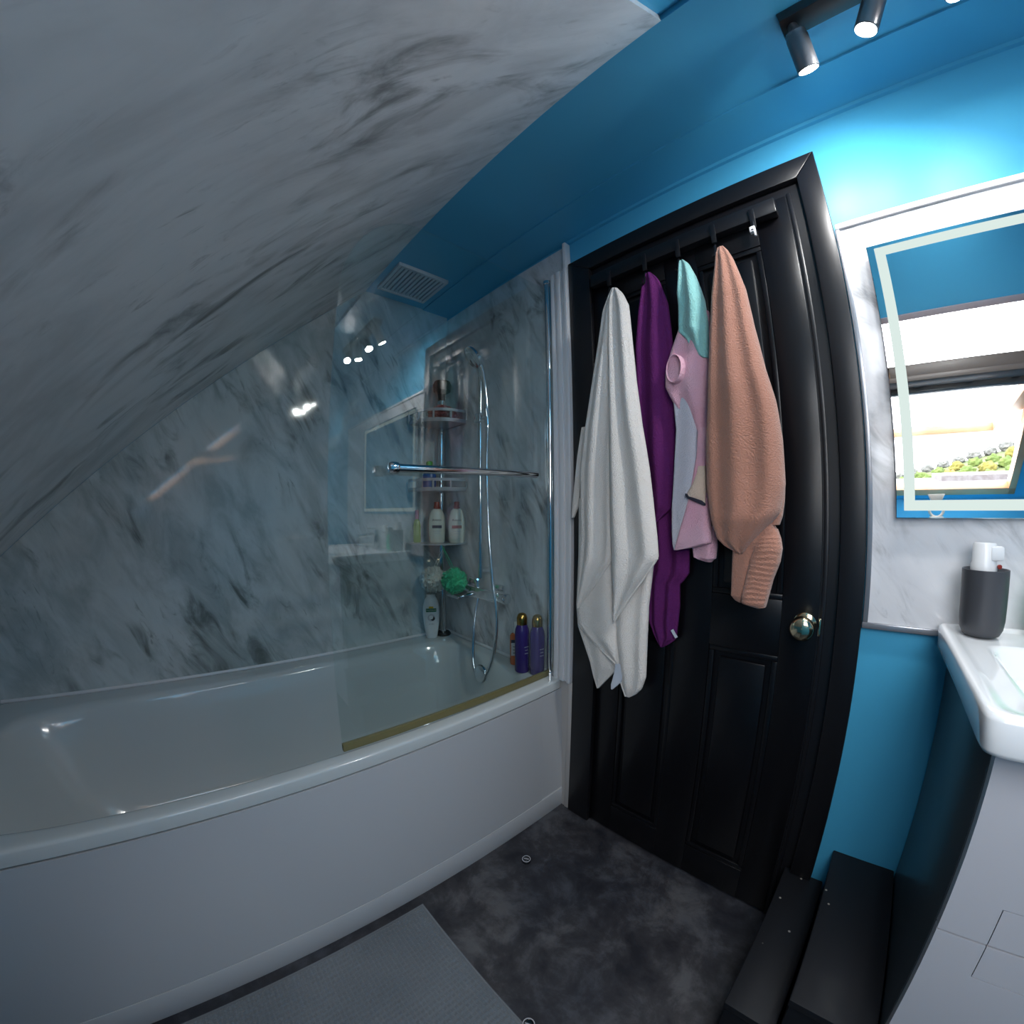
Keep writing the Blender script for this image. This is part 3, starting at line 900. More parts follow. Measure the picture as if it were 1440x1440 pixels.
bm = BM(); lathe(bm, p + UPZ * 0.102 - s * 0.001 + f * 0.0003, f, [(0, 0), (0.009, 0), (0.009, 0.0013), (0, 0.0013)], 20); obj('coconut_flesh', bm, 'white_plastic', t)
lettering('NATURALS', 0.005, p + UPZ * 0.070 - f * 0.001, s, UPZ, 'dark_text', t)

x, y = -1.046, 0.962; f, s = facing(x, y)
t = thing('face_wash', 'small clear orange face wash bottle with white pump on bath rim', 'bottle', (x, y, RIM))
bm = BM(); lathe(bm, (x, y, RIM), (0, 0, 1), [(0, 0), (0.023, 0), (0.025, 0.004), (0.025, 0.112), (0.020, 0.120), (0.011, 0.123), (0, 0.124)], 28, 1.0, 0.72, s)
obj('body', bm, 'orange_liquid', t)
bm = BM(); lathe(bm, (x, y, RIM + 0.122), (0, 0, 1), [(0.012, 0), (0.012, 0.016), (0.010, 0.020), (0.010, 0.040), (0.008, 0.043), (0, 0.0435)], 20)
pm = obj('pump', bm, 'white_plastic', t)
p = Vector((x, y, RIM)) + f * 0.0184
plate('label', p + UPZ * 0.070, s, UPZ, f, 0.041, 0.062, 'pale_label', t)
plate('label_band', p + UPZ * 0.095 + f * 0.0006, s, UPZ, f, 0.041, 0.012, 'navy_label', t)
for k in range(3):
    plate('label_line', p + UPZ * (0.074 - 0.012 * k) + f * 0.0006, s, UPZ, f, 0.028, 0.0022, 'dark_text', t)

def spray_can(x, y, label):
    f, s = facing(x, y)
    t = thing('spray_can', label, 'bottle', (x, y, RIM), 'purple cans on the bath rim')
    bm = BM(); lathe(bm, (x, y, RIM), (0, 0, 1), [(0, 0), (0.024, 0), (0.0262, 0.003), (0.0262, 0.145), (0.0245, 0.158), (0.019, 0.172), (0.018, 0.176), (0, 0.176)], 32)
    obj('body', bm, 'purple_can', t)
    bm = BM(); lathe(bm, (x, y, RIM + 0.176), (0, 0, 1), [(0.0185, 0), (0.0190, 0.004), (0.0190, 0.024), (0.015, 0.036), (0.008, 0.041), (0, 0.042)], 28)
    obj('cap', bm, 'gold_cap', t)
    for k, w_ in enumerate((0.018, 0.012, 0.015)):
        plate('print_line', Vector((x, y, RIM + 0.098 - 0.012 * k)) + (f * 0.8 + s * 0.6).normalized() * 0.0263, (s * 0.8 - f * 0.6).normalized(), UPZ, (f * 0.8 + s * 0.6).normalized(), w_, 0.0018, 'pale_label', t)
    return t
spray_can(-0.984, 0.932, 'tall purple can with gold cap next to the orange bottle')
spray_can(-0.930, 0.955, 'tall purple can with gold cap against the chrome screen post')

# ================================================================== HOOK RAIL AND TOWELS
hr = thing('hook_rail', 'black wooden rail with metal hooks across the top of the door', 'hook rail', (-0.40, 0.98, 1.826))
bm = BM(); box(bm, -0.690, -0.113, 0.968, 0.9975, 1.828, 1.872, 0.004)
obj('board', bm, 'black_gloss', hr)
for hx in (-0.173, -0.278, -0.383, -0.489, -0.615):
    wht = hx > -0.2
    zp = 1.778 if wht else 1.748
    bm = BM()
    box(bm, hx - 0.007, hx + 0.007, 0.962, 0.9685, 1.800, 1.858, 0.002)
    tube(bm, smooth_path([(hx, 0.966, zp + 0.045), (hx, 0.956, zp + 0.012), (hx, 0.945, zp), (hx, 0.936, zp - 0.002)], 4), 0.0035, 8)
    hk = obj('hook', bm, 'black_gloss', hr)
    if wht:
        bm = BM(); box(bm, hx - 0.007, hx + 0.007, 0.936, 0.948, zp - 0.006, zp + 0.010, 0.002); box(bm, hx + 0.003, hx + 0.007, 0.936, 0.944, zp - 0.018, zp - 0.004, 0.001)
        tp_ = obj('hook_tip', bm, 'white_trim', hk); tp_['label'] = 'white plastic hook tip'

SHEETS = {
    'white_left': [(1.7496, -0.5743, -0.5623), (1.7275, -0.5881, -0.5545), (1.6901, -0.608, -0.555), (1.5846, -0.6317, -0.5665), (1.4619, -0.6601, -0.5797), (1.341, -0.6871, -0.5887), (1.2203, -0.7051, -0.5937), (1.0992, -0.7061, -0.5949), (1.0287, -0.7037, -0.5949), (0.9677, -0.7089, -0.5969), (0.8923, -0.7138, -0.6516), (0.8355, -0.7186, -0.6972), (0.8098, -0.721, -0.7156)],
    'white_right': [(1.7409, -0.5655, -0.5513), (1.7168, -0.5767, -0.5344), (1.6749, -0.5841, -0.5192), (1.5673, -0.5906, -0.5153), (1.4441, -0.5942, -0.5091), (1.3258, -0.596, -0.4972), (1.2113, -0.5986, -0.4797), (1.0993, -0.5975, -0.467), (1.0345, -0.5952, -0.459), (0.9828, -0.5926, -0.4545), (0.9306, -0.5897, -0.4897), (0.8705, -0.5863, -0.5326), (0.7974, -0.5846, -0.5799)],
    'white_lowleft': [(1.1409, -0.7359, -0.608), (0.9626, -0.739, -0.6031), (0.8108, -0.746, -0.5957), (0.7441, -0.7391, -0.5913), (0.696, -0.7156, -0.5895), (0.6411, -0.6892, -0.5896), (0.5943, -0.6741, -0.6273), (0.5596, -0.6595, -0.6542)],
    'white_lowleftfront': [(1.0579, -0.7221, -0.6059), (0.965, -0.7248, -0.6008), (0.8159, -0.7316, -0.5912), (0.7571, -0.7222, -0.5872), (0.7269, -0.6862, -0.5837), (0.6946, -0.6359, -0.5798), (0.665, -0.5854, -0.5759)],
    'white_lowright': [(1.1377, -0.6116, -0.4874), (0.9833, -0.6092, -0.4829), (0.8469, -0.607, -0.4965), (0.7439, -0.6014, -0.4968), (0.6417, -0.5801, -0.4958), (0.603, -0.5685, -0.5066), (0.5845, -0.5604, -0.5212), (0.5692, -0.5526, -0.541)],
    'white_sliver': [(1.3575, -0.7202, -0.6986), (1.2724, -0.7384, -0.7165), (1.186, -0.7506, -0.7257), (1.1209, -0.7596, -0.7372), (1.0814, -0.7626, -0.757)],
    'white_tag': [(0.6671, -0.587, -0.561), (0.6319, -0.5902, -0.5617), (0.6131, -0.5942, -0.5655), (0.5971, -0.5984, -0.579), (0.5815, -0.5978, -0.5929)],
    'purple_front': [(1.7884, -0.4858, -0.4723), (1.7712, -0.4964, -0.4584), (1.7542, -0.5024, -0.4491), (1.6745, -0.5205, -0.4288), (1.5686, -0.5376, -0.4252), (1.406, -0.5423, -0.4276), (1.2504, -0.5344, -0.4298), (1.1742, -0.5206, -0.4354), (1.1102, -0.5061, -0.444), (1.0876, -0.4997, -0.4705), (1.0704, -0.4955, -0.4892)],
    'purple_back': [(1.3317, -0.5444, -0.433), (1.137, -0.5264, -0.4259), (1.0607, -0.5179, -0.4221), (0.9965, -0.5152, -0.4018), (0.939, -0.5164, -0.4026), (0.919, -0.5182, -0.4158), (0.9067, -0.5179, -0.4275), (0.85, -0.5184, -0.4255), (0.7923, -0.514, -0.4291), (0.7555, -0.4968, -0.4312), (0.7362, -0.485, -0.453), (0.7251, -0.4758, -0.4694)],
    'hood': [(1.7627, -0.3683, -0.3566), (1.7478, -0.3717, -0.3447), (1.7056, -0.378, -0.3304), (1.6677, -0.3839, -0.3216), (1.6298, -0.3836, -0.3146), (1.5827, -0.3881, -0.3121), (1.5598, -0.3902, -0.3126), (1.5362, -0.371, -0.3145), (1.5051, -0.3605, -0.3171), (1.4835, -0.3493, -0.3188), (1.4761, -0.3335, -0.3193)],
    'pink_shoulder': [(1.6, -0.3822, -0.3095), (1.5618, -0.3976, -0.3134), (1.5171, -0.4193, -0.3177), (1.4832, -0.434, -0.3207), (1.4578, -0.4399, -0.3244), (1.4247, -0.442, -0.3268), (1.4038, -0.4332, -0.3299), (1.3847, -0.4244, -0.331), (1.3432, -0.4013, -0.3333), (1.3065, -0.3823, -0.335), (1.2708, -0.3671, -0.3383), (1.2185, -0.3543, -0.34)],
    'lilac_back': [(1.42, -0.422, -0.3593), (1.3082, -0.416, -0.3562), (1.2355, -0.4225, -0.3517), (1.1078, -0.4323, -0.3432), (1.0468, -0.4323, -0.3395), (1.0168, -0.43, -0.3516), (1.0027, -0.426, -0.4163)],
    'pink_front': [(1.3018, -0.3529, -0.3282), (1.234, -0.3591, -0.3326), (1.133, -0.3811, -0.3312), (1.0652, -0.4016, -0.3262), (1.0395, -0.409, -0.3243), (1.0258, -0.4126, -0.3241), (1.0124, -0.4163, -0.3698), (1.0041, -0.4181, -0.4124)],
    'pink_tail': [(1.0645, -0.3932, -0.3225), (1.0181, -0.3815, -0.3185), (0.987, -0.3772, -0.3214), (0.982, -0.3642, -0.3283), (0.9774, -0.346, -0.3317)],
    'print_patch': [(1.2082, -0.3519, -0.3344), (1.1915, -0.3559, -0.3348), (1.1665, -0.3671, -0.3335), (1.1465, -0.3801, -0.3338), (1.1364, -0.3839, -0.3357), (1.1278, -0.3658, -0.3358), (1.1193, -0.3463, -0.3358)],
    'print_line': [(1.1438, -0.3852, -0.3816), (1.1385, -0.3853, -0.3689), (1.1315, -0.378, -0.3547), (1.1261, -0.3654, -0.3424), (1.1193, -0.3495, -0.3355), (1.1142, -0.339, -0.3355)],
    'peach_body': [(1.7417, -0.2567, -0.2415), (1.725, -0.2639, -0.232), (1.7004, -0.2687, -0.2237), (1.6147, -0.2878, -0.2058), (1.5149, -0.302, -0.197), (1.4112, -0.3145, -0.1827), (1.3357, -0.3214, -0.1664), (1.2536, -0.329, -0.158), (1.1546, -0.3301, -0.1554), (1.0963, -0.3222, -0.1674), (1.0685, -0.3155, -0.1919), (1.0389, -0.3052, -0.2184), (1.0219, -0.2869, -0.2333), (1.0069, -0.2563, -0.2454)],
    'peach_side': [(1.3497, -0.2457, -0.1741), (1.2191, -0.2366, -0.1619), (1.1697, -0.238, -0.159), (1.1222, -0.2387, -0.1611), (1.09, -0.2389, -0.1656), (1.0715, -0.2388, -0.1715)],
    'peach_tail': [(1.076, -0.2688, -0.185), (1.0606, -0.2703, -0.176), (1.0176, -0.273, -0.2176), (0.9889, -0.2739, -0.2261), (0.9486, -0.2743, -0.2342), (0.9078, -0.2742, -0.2419), (0.8967, -0.2639, -0.2477), (0.8922, -0.2539, -0.2507)],
    'peach_cuff': [(1.063, -0.2058, -0.1743), (1.0417, -0.2177, -0.1667), (1.0203, -0.2235, -0.1633), (0.9924, -0.2321, -0.167), (0.9529, -0.2402, -0.1804), (0.9127, -0.248, -0.189), (0.895, -0.2471, -0.1926), (0.8899, -0.2277, -0.1938), (0.8854, -0.2119, -0.2057)],
    'armhole': [(1.4784, -0.42, -0.3909), (1.4672, -0.4287, -0.3841), (1.4487, -0.4339, -0.3835), (1.4299, -0.4311, -0.3866), (1.4208, -0.4198, -0.4005)],
}
def sheet(bm, key, y0, depth, folds, back=0.010, nu=34, nv=80, wref=0.10, seed=0.0, tilt=0.0, th=0.006):
    """one hanging layer of cloth: rows of (z, left x, right x), folds fan out from the hook"""
    rows = SHEETS[key]
    # resample by running length
    L = [0.0]
    for a, b in zip(rows, rows[1:]):
        L.append(L[-1] + math.dist((a[0], (a[1] + a[2]) / 2), (b[0], (b[1] + b[2]) / 2)) + 0.25 * abs((a[2] - a[1]) - (b[2] - b[1])) + 1e-5)
    F, Bk = [], []
    ztop, zbot = rows[0][0], rows[-1][0]
    for i in range(nv):
        t = L[-1] * i / (nv - 1)
        k = 0
        while k < len(L) - 2 and L[k + 1] < t:
            k += 1
        q = (t - L[k]) / (L[k + 1] - L[k])
        a, b = rows[k], rows[k + 1]
        z = a[0] + (b[0] - a[0]) * q; xl = a[1] + (b[1] - a[1]) * q; xr = a[2] + (b[2] - a[2]) * q
        wd = xr - xl; sc = min(1.0, wd / wref)
        hv = (ztop - z) / max(ztop - zbot, 1e-6)
        fr, bk = [], []
        for j in range(nu):
            u = j / (nu - 1)
            x = xl + wd * u
            e = 1 - abs(2 * u - 1) ** 2.6
            yv = depth * sc * math.sqrt(max(e, 0))
            for n_, amp, phs, drift in folds:
                yv += amp * sc * math.sin(2 * math.pi * (n_ * u + phs + drift * hv)) * min(1, 6 * u, 6 * (1 - u))
            yv += 0.006 * sc * noise.noise(Vector((x * 14 + seed, z * 5, seed * 3.1))) * min(1, 6 * u, 6 * (1 - u))
            fr.append(bm.verts.new((x, y0 - th - yv - tilt * hv, z)))
            bk.append(bm.verts.new((x, y0 + back * sc * math.sqrt(max(e, 0)) + 0.002 - tilt * hv, z)))
        F.append(fr); Bk.append(bk)
    fs = []
    for i in range(nv - 1):
        for j in range(nu - 1):
            fs.append(bm.faces.new((F[i][j], F[i][j + 1], F[i + 1][j + 1], F[i + 1][j])))
            fs.append(bm.faces.new((Bk[i][j], Bk[i + 1][j], Bk[i + 1][j + 1], Bk[i][j + 1])))
        fs.append(bm.faces.new((F[i][0], F[i + 1][0], Bk[i + 1][0], Bk[i][0])))
        fs.append(bm.faces.new((F[i][-1], Bk[i][-1], Bk[i + 1][-1], F[i + 1][-1])))
    for j in range(nu - 1):
        fs.append(bm.faces.new((F[0][j], Bk[0][j], Bk[0][j + 1], F[0][j + 1])))
        fs.append(bm.faces.new((F[-1][j], F[-1][j + 1], Bk[-1][j + 1], Bk[-1][j])))
    bmesh.ops.recalc_face_normals(bm, faces=fs)
    return bm

# white bath towel
t = thing('bath_towel', 'large off-white bath towel hanging from the hook rail', 'towel', (-0.60, 0.93, 0.65), 'towels hanging on the door')
bm = BM()
sheet(bm, 'white_sliver', 0.942, 0.010, [], seed=1)
sheet(bm, 'white_lowleft', 0.946, 0.012, [(1.5, 0.004, 0.2, 0.3)], 0.006, seed=2)
sheet(bm, 'white_lowright', 0.941, 0.014, [(1.5, 0.005, 0.6, 0.2)], 0.006, seed=3)
sheet(bm, 'white_lowleftfront', 0.930, 0.012, [(1.2, 0.004, 0.1, 0.3)], 0.006, seed=4)
sheet(bm, 'white_left', 0.916, 0.016, [(1.6, 0.007, 0.45, 0.2)], 0.008, seed=5)
sheet(bm, 'white_right', 0.908, 0.018, [(1.5, 0.008, 0.15, -0.25)], 0.010, seed=6)
cl = obj('cloth', bm, 'towel_white', t, 60)
def hem(key, side, i0, i1, y, mat, parent, r=0.0032):
    rows = SHEETS[key][i0:i1]
    bm = BM(); tube(bm, [(q[side], y, q[0]) for q in rows], r, 8)
    return obj('hem', bm, mat, parent)
hem('white_left', 2, 9, 13, 0.909, 'towel_white', cl)
hem('white_right', 2, 9, 13, 0.901, 'towel_white', cl)
hem('white_lowleftfront', 1, 3, 7, 0.923, 'towel_white', cl)
hem('white_lowright', 1, 3, 8, 0.934, 'towel_white', cl)
bm = BM(); sheet(bm, 'white_tag', 0.930, 0.004, [], 0.001, 10, 16)
o_ = obj('care_tag', bm, 'cloth_tag', t); o_['label'] = 'pale blue care tag'

# purple towel
t = thing('hand_towel', 'deep purple towel hanging between white towel and pink towel', 'towel', (-0.46, 0.95, 0.77), 'towels hanging on the door')
bm = BM()
sheet(bm, 'purple_back', 0.984, 0.008, [(2.2, 0.007, 0.3, 0.4)], 0.006, seed=7)
sheet(bm, 'purple_front', 0.968, 0.014, [(1.6, 0.008, 0.25, 0.2)], 0.012, seed=8)
obj('cloth', bm, 'towel_purple', t, 60)
bm = BM(); obar(bm, Vector((-0.430, 0.964, 0.776)), Vector((0.8, 0, 0.6)), Vector((-0.6, 0, 0.8)), Vector((0, -1, 0)), 0.004, 0.012, 0.001, 0)
obj('care_tag', bm, 'cloth_tag', t)

# hooded towel, teal hood over pink
t = thing('hooded_towel', 'childs pink hooded towel with pale teal hood', 'towel', (-0.37, 0.94, 1.03), 'towels hanging on the door')
bm = BM(); sheet(bm, 'hood', 0.938, 0.022, [(1.4, 0.007, 0.1, 0.5)], 0.010, wref=0.07, seed=9)
o_ = obj('hood', bm, 'towel_teal', t, 60); o_['label'] = 'pale teal hood'
bm = BM()
sheet(bm, 'pink_tail', 0.952, 0.012, [(1.0, 0.004, 0.3, 0.2)], 0.006, wref=0.06, seed=10)
sheet(bm, 'pink_shoulder', 0.946, 0.016, [(1.3, 0.006, 0.2, 0.3)], 0.008, wref=0.09, seed=11)
sheet(bm, 'pink_front', 0.928, 0.012, [(0.9, 0.003, 0.2, 0.2)], 0.006, wref=0.09, seed=12)
o_ = obj('cloth', bm, 'towel_pink', t, 60)
# rolled arm opening at the shoulder
bm = BM()
AX = Vector((-0.30, -0.95, 0.05)).normalized()
lathe(bm, (-0.404, 0.9205, 1.462), AX, [(0.036, -0.020), (0.0365, -0.002), (0.0360, 0.004), (0.0345, 0.0055), (0.0330, 0.003), (0.0320, -0.008), (0.029, -0.024), (0, -0.026)], 32, 0.72, 1.05, (0.95, -0.30, 0))
obj('arm_hole', bm, 'towel_pink', t)
bm = BM(); sheet(bm, 'lilac_back', 0.942, 0.012, [(1.0, 0.004, 0.5, 0.2)], 0.006, wref=0.09, seed=13)
o_ = obj('lining', bm, 'towel_lilac', t, 60); o_['label'] = 'pale lilac reverse side'
bm = BM(); sheet(bm, 'print_patch', 0.919, 0.006, [], 0.002, 16, 24, 0.05)
o_ = obj('printed_patch', bm, 'towel_patch', t); o_['label'] = 'cream printed patch'
bm = BM(); sheet(bm, 'print_line', 0.9165, 0.004, [], 0.001, 8, 20, 0.03)
obj('printed_outline', bm, 'towel_navy', t)

# peach fleece
t = thing('fleece_robe', 'peach fleece robe with gathered cuff hanging nearest the knob', 'robe', (-0.22, 0.93, 0.93), 'towels hanging on the door')
bm = BM()
sheet(bm, 'peach_side', 0.934, 0.020, [(1.0, 0.004, 0.2, 0.1)], 0.010, seed=14)
sheet(bm, 'peach_tail', 0.932, 0.026, [(0.8, 0.004, 0.4, 0.1)], 0.012, wref=0.07, seed=15)
sheet(bm, 'peach_body', 0.914, 0.036, [(2.3, 0.006, 0.15, 0.1)], 0.020, wref=0.14, seed=16)
obj('cloth', bm, 'towel_peach', t, 60)
bm = BM(); sheet(bm, 'peach_cuff', 0.926, 0.024, [], 0.012, 30, 90, 0.06, 17)
bm.verts.ensure_lookup_table()
for v in bm.verts:   # ruched elastic
    v.co.y -= 0.0007 * math.sin(v.co.z * 560 + 3.0 * noise.noise(v.co * 30)) if v.co.y < 0.922 else 0
o_ = obj('cuff', bm, 'towel_peach', t, 60); o_['label'] = 'gathered elastic cuff'

# ================================================================== MIRROR, VANITY
mir = thing('wall_mirror', 'frameless rectangular mirror with frosted light border above basin', 'mirror', (0.435, 0.985, 1.087))
MX0, MX1, MZ0, MZ1, MY = 0.056, 0.830, 1.087, 1.664, 0.970
bm = BM(); box(bm, MX0 + 0.05, MX1 - 0.05, MY + 0.005, 0.9915, MZ0 + 0.05, MZ1 - 0.05)
obj('backing_box', bm, 'mirror_backing', mir)
bm = BM(); box(bm, MX0, MX1, MY, MY + 0.005, MZ0, MZ1, 0.0008, 1)
obj('mirror_glass', bm, 'mirror', mir, smooth=False)
FI, FW = 0.0145, 0.020      # frosted band: inset from the edge, width
for a0, a1, b0, b1 in ((MX0 + FI, MX1 - FI, MZ1 - FI - FW + 0.006, MZ1 - FI + 0.006), (MX0 + FI, MX1 - FI, MZ0 + FI, MZ0 + FI + FW), (MX0 + FI, MX0 + FI + FW, MZ0 + FI + FW, MZ1 - FI - FW + 0.006), (MX1 - FI - FW, MX1 - FI, MZ0 + FI + FW, MZ1 - FI - FW + 0.006)):
    bm = BM(); box(bm, a0, a1, MY - 0.0006, MY + 0.001, b0, b1)
    o_ = obj('frosted_strip', bm, 'frosted_led', mir); o_['label'] = 'lit frosted strip'

VX0, VX1, VY0 = 0.170, 0.780, 0.592
van = thing('vanity_unit', 'grey two-drawer vanity unit with dark side panel beside steps', 'vanity', (0.475, 0.79, 0.0))
bm = BM()
box(bm, VX0, VX0 + 0.018, VY0 + 0.0165, 0.990, 0.0, 0.8345, 0.001); box(bm, VX1 - 0.018, VX1, VY0 + 0.0165, 0.990, 0.0, 0.8345, 0.001)
box(bm, VX0 + 0.018, VX1 - 0.018, 0.975, 0.990, 0.0, 0.8345); box(bm, VX0 + 0.018, VX1 - 0.018, VY0 + 0.02, 0.975, 0.06, 0.078); box(bm, VX0 + 0.018, VX1 - 0.018, VY0 + 0.017, VY0 + 0.03, 0.08, 0.8)
obj('body', bm, 'vanity_side', van)
def with_notch(z0, z1, notch):
    """drawer front with the finger-pull square cut out of one edge"""
    nx0, nx1 = 0.2315, 0.720
    if notch == 'bottom':
        return [(VX0 + 0.0015, z0), (nx0, z0), (nx0, z0 + 0.061), (nx1, z0 + 0.061), (nx1, z0), (VX1 - 0.0015, z0), (VX1 - 0.0015, z1), (VX0 + 0.0015, z1)]
    return [(VX0 + 0.0015, z0), (VX1 - 0.0015, z0), (VX1 - 0.0015, z1), (nx1, z1), (nx1, z1 - 0.058), (nx0, z1 - 0.058), (nx0, z1), (VX0 + 0.0015, z1)]
for z0, z1, nn in ((0.5565, 0.828, 'bottom'), (0.080, 0.5535, 'top')):
    bm = BM(); prism(bm, with_notch(z0, z1, nn), 1, VY0, VY0 + 0.0155)
    dr = obj('drawer', bm, 'vanity_front', van)
    a, b = (z0, z0 + 0.0598) if nn == 'bottom' else (z1 - 0.0568, z1)
    bm = BM(); box(bm, 0.2327, 0.7188, VY0, VY0 + 0.0155, a, b)
    obj('pull_panel', bm, 'vanity_front', dr)
basin = thing('wash_basin', 'white ceramic basin with raised rim on the vanity unit', 'basin', (0.475, 0.77, 0.835))
QX0, QX1, QY0, QY1 = 0.142, 0.810, 0.548, 0.990
qcx, qcy, qrx, qry = (QX0 + QX1) / 2, (QY0 + QY1) / 2, (QX1 - QX0) / 2, (QY1 - QY0) / 2
qr = [(qcx, qcy, qrx - 0.014, qry - 0.010, 26, 0.835), (qcx, qcy, qrx - 0.005, qry - 0.003, 26, 0.838), (qcx, qcy, qrx - 0.002, qry, 26, 0.844), (qcx, qcy, qrx, qry, 26, 0.878), (qcx, qcy, qrx - 0.002, qry - 0.002, 26, 0.8835), (qcx, qcy, qrx - 0.006, qry - 0.006, 26, 0.8858), (qcx, qcy, qrx - 0.014, qry - 0.014, 24, 0.8858),
      (qcx, qcy, qrx - 0.020, qry - 0.020, 22, 0.8845), (qcx, qcy, qrx - 0.026, qry - 0.026, 20, 0.8815), (qcx, qcy, qrx - 0.032, qry - 0.032, 18, 0.8808), (qcx, qcy - 0.035, qrx - 0.056, qry - 0.080, 12, 0.8805),
      (qcx, qcy - 0.035, qrx - 0.062, qry - 0.085, 11, 0.8805), (qcx, qcy - 0.035, qrx - 0.070, qry - 0.092, 9, 0.874), (qcx, qcy - 0.035, qrx - 0.078, qry - 0.100, 7, 0.845), (qcx, qcy - 0.035, qrx - 0.10, qry - 0.12, 6, 0.80), (qcx, qcy - 0.035, qrx - 0.16, qry - 0.15, 4, 0.775)]
bm = BM()
R = [[bm.verts.new(p) for p in sq(*r)] for r in qr]
for A, B in zip(R, R[1:]):
    for k in range(len(A)):
        bm.faces.new((A[k], A[(k + 1) % len(A)], B[(k + 1) % len(B)], B[k]))
bm.faces.new(R[-1]); bm.faces.new(list(reversed(R[0])))
bmesh.ops.recalc_face_normals(bm, faces=bm.faces[:])
obj('bowl', bm, 'white_ceramic', basin, 60)
bm = BM(); lathe(bm, (0.475, 0.735, 0.776), (0, 0, 1), [(0, 0), (0.022, 0), (0.022, 0.003), (0, 0.004)], 24)
obj('waste', bm, 'chrome', basin)
tp = thing('basin_tap', 'chrome basin mixer tap at the back of the basin', 'tap', (0.475, 0.925, 0.882))
bm = BM(); lathe(bm, (0.475, 0.925, 0.8815), (0, 0, 1), [(0.024, 0), (0.024, 0.01), (0.019, 0.014), (0.019, 0.11), (0, 0.111)], 24)
obj('body', bm, 'chrome', tp)
bm = BM(); tube(bm, [(0.475, 0.92, 0.965), (0.475, 0.80, 0.955)], 0.012, 14); obj('spout', bm, 'chrome', tp)
bm = BM(); box(bm, 0.467, 0.483, 0.86, 0.94, 0.994, 1.004, 0.003); obj('lever', bm, 'chrome', tp)

# tumbler with the white brush head
x, y, z = 0.207, 0.925, 0.8818
t = thing('tumbler', 'dark grey tumbler standing at the corner of the basin', 'tumbler', (x, y, z))
bm = BM(); lathe(bm, (x, y, z), (0, 0, 1), [(0, 0), (0.024, 0), (0.031, 0.004), (0.0355, 0.014), (0.0375, 0.030), (0.0385, 0.118), (0.0375, 0.1185), (0.0350, 0.117), (0.0345, 0.02), (0, 0.018)], 40)
obj('cup', bm, 'dark_tumbler', t, 60)
t = thing('dispenser_head', 'white plastic dispenser head sticking out of the dark tumbler', 'dispenser', (x - 0.004, y, z + 0.02))
bm = BM(); lathe(bm, (x - 0.004, y + 0.002, z + 0.02), (0.02, 0.05, 1), [(0, 0), (0.010, 0), (0.010, 0.06), (0.021, 0.085), (0.0225, 0.104), (0.0200, 0.110), (0.0195, 0.140), (0.0175, 0.1435), (0, 0.1400)], 32)
bd = obj('body', bm, 'white_plastic', t, 50)
bm = BM(); prism(bm, [(x + 0.006, y - 0.012), (x + 0.027, y - 0.006), (x + 0.027, y + 0.006), (x + 0.006, y + 0.016)], 2, z + 0.133, z + 0.158, 0.003); obj('spout', bm, 'white_plastic', t)
bm = BM(); lathe(bm, (x + 0.018, y - 0.012, z + 0.124), (0.5, -1, 0), [(0, 0), (0.004, 0), (0.004, 0.003), (0, 0.004)], 12); o_ = obj('button', bm, 'red_plastic', t); o_['label'] = 'small red button'
plain_bottle('soap_bottle', 'slim sage green bottle beside the dark tumbler', 0.309, 0.935, 0.8818, 0.026, 0.10, 'pouf_green', 'dark_tumbler', 0.03)
plain_bottle('soap_dispenser', 'grey soap dispenser standing beside the basin tap', 0.395, 0.940, 0.8818, 0.032, 0.10, 'pale_label', 'white_plastic', 0.04)

# ================================================================== BLACK STEPS
def step(name, label, x0, x1, z1):
    t = thing(name, label, 'step', ((x0 + x1) / 2, 0.79, 0))
    bm = BM(); box(bm, x0 + 0.004, x1 - 0.001, 0.592, 0.9970, 0, z1 - 0.018, 0.001); obj('box', bm, 'black_step', t)
    bm = BM(); box(bm, x0, x1 - 0.001, 0.584, 0.9975, z1 - 0.018, z1, 0.003); tr = obj('tread', bm, 'black_step', t)
    return t
step('low_step', 'low black painted box step at the foot of the door frame', -0.066, 0.030, 0.190)
step('high_step', 'higher black painted box step against the vanity side panel', 0.031, 0.1685, 0.295)

# ================================================================== FLOOR THINGS
t_ = thing('bath_mat', 'grey ribbed chenille mat along the bath', 'mat', (-0.57, -0.03, 0.0))
bm = BM()
MX_0, MX_1, MY_0, MY_1 = -0.795, -0.305, -0.42, 0.372
nx, ny = 196, 320
V = []
for j in range(ny + 1):
    yv = MY_0 + (MY_1 - MY_0) * j / ny
    row = []
    for i in range(nx + 1):
        xv = MX_0 + (MX_1 - MX_0) * i / nx
        ed = min(xv - MX_0, MX_1 - xv, yv - MY_0, MY_1 - yv)
        rr = 0.0
        if ed > 0.014:
            rr = 0.5 + 0.25 * (math.cos(2 * math.pi * yv / 0.0105 + 0.9 * noise.noise(Vector((xv * 9, yv * 9, 0)))) + math.cos(2 * math.pi * xv / 0.0125 + 1.6 * noise.noise(Vector((xv * 7, yv * 30, 4)))))
        zv = 0.009 * min(1.0, ed / 0.006) + 0.007 * rr
        row.append(bm.verts.new((xv, yv, zv)))
    V.append(row)
for j in range(ny):
    for i in range(nx):
        bm.faces.new((V[j][i], V[j][i + 1], V[j + 1][i + 1], V[j + 1][i]))
bmesh.ops.recalc_face_normals(bm, faces=bm.faces[:])
obj('pile', bm, 'mat_chenille', t_, 180)
bm = BM(); box(bm, MX_0, MX_1, MY_0, MY_1, 0.0, 0.003); obj('backing', bm, 'mat_chenille', t_)

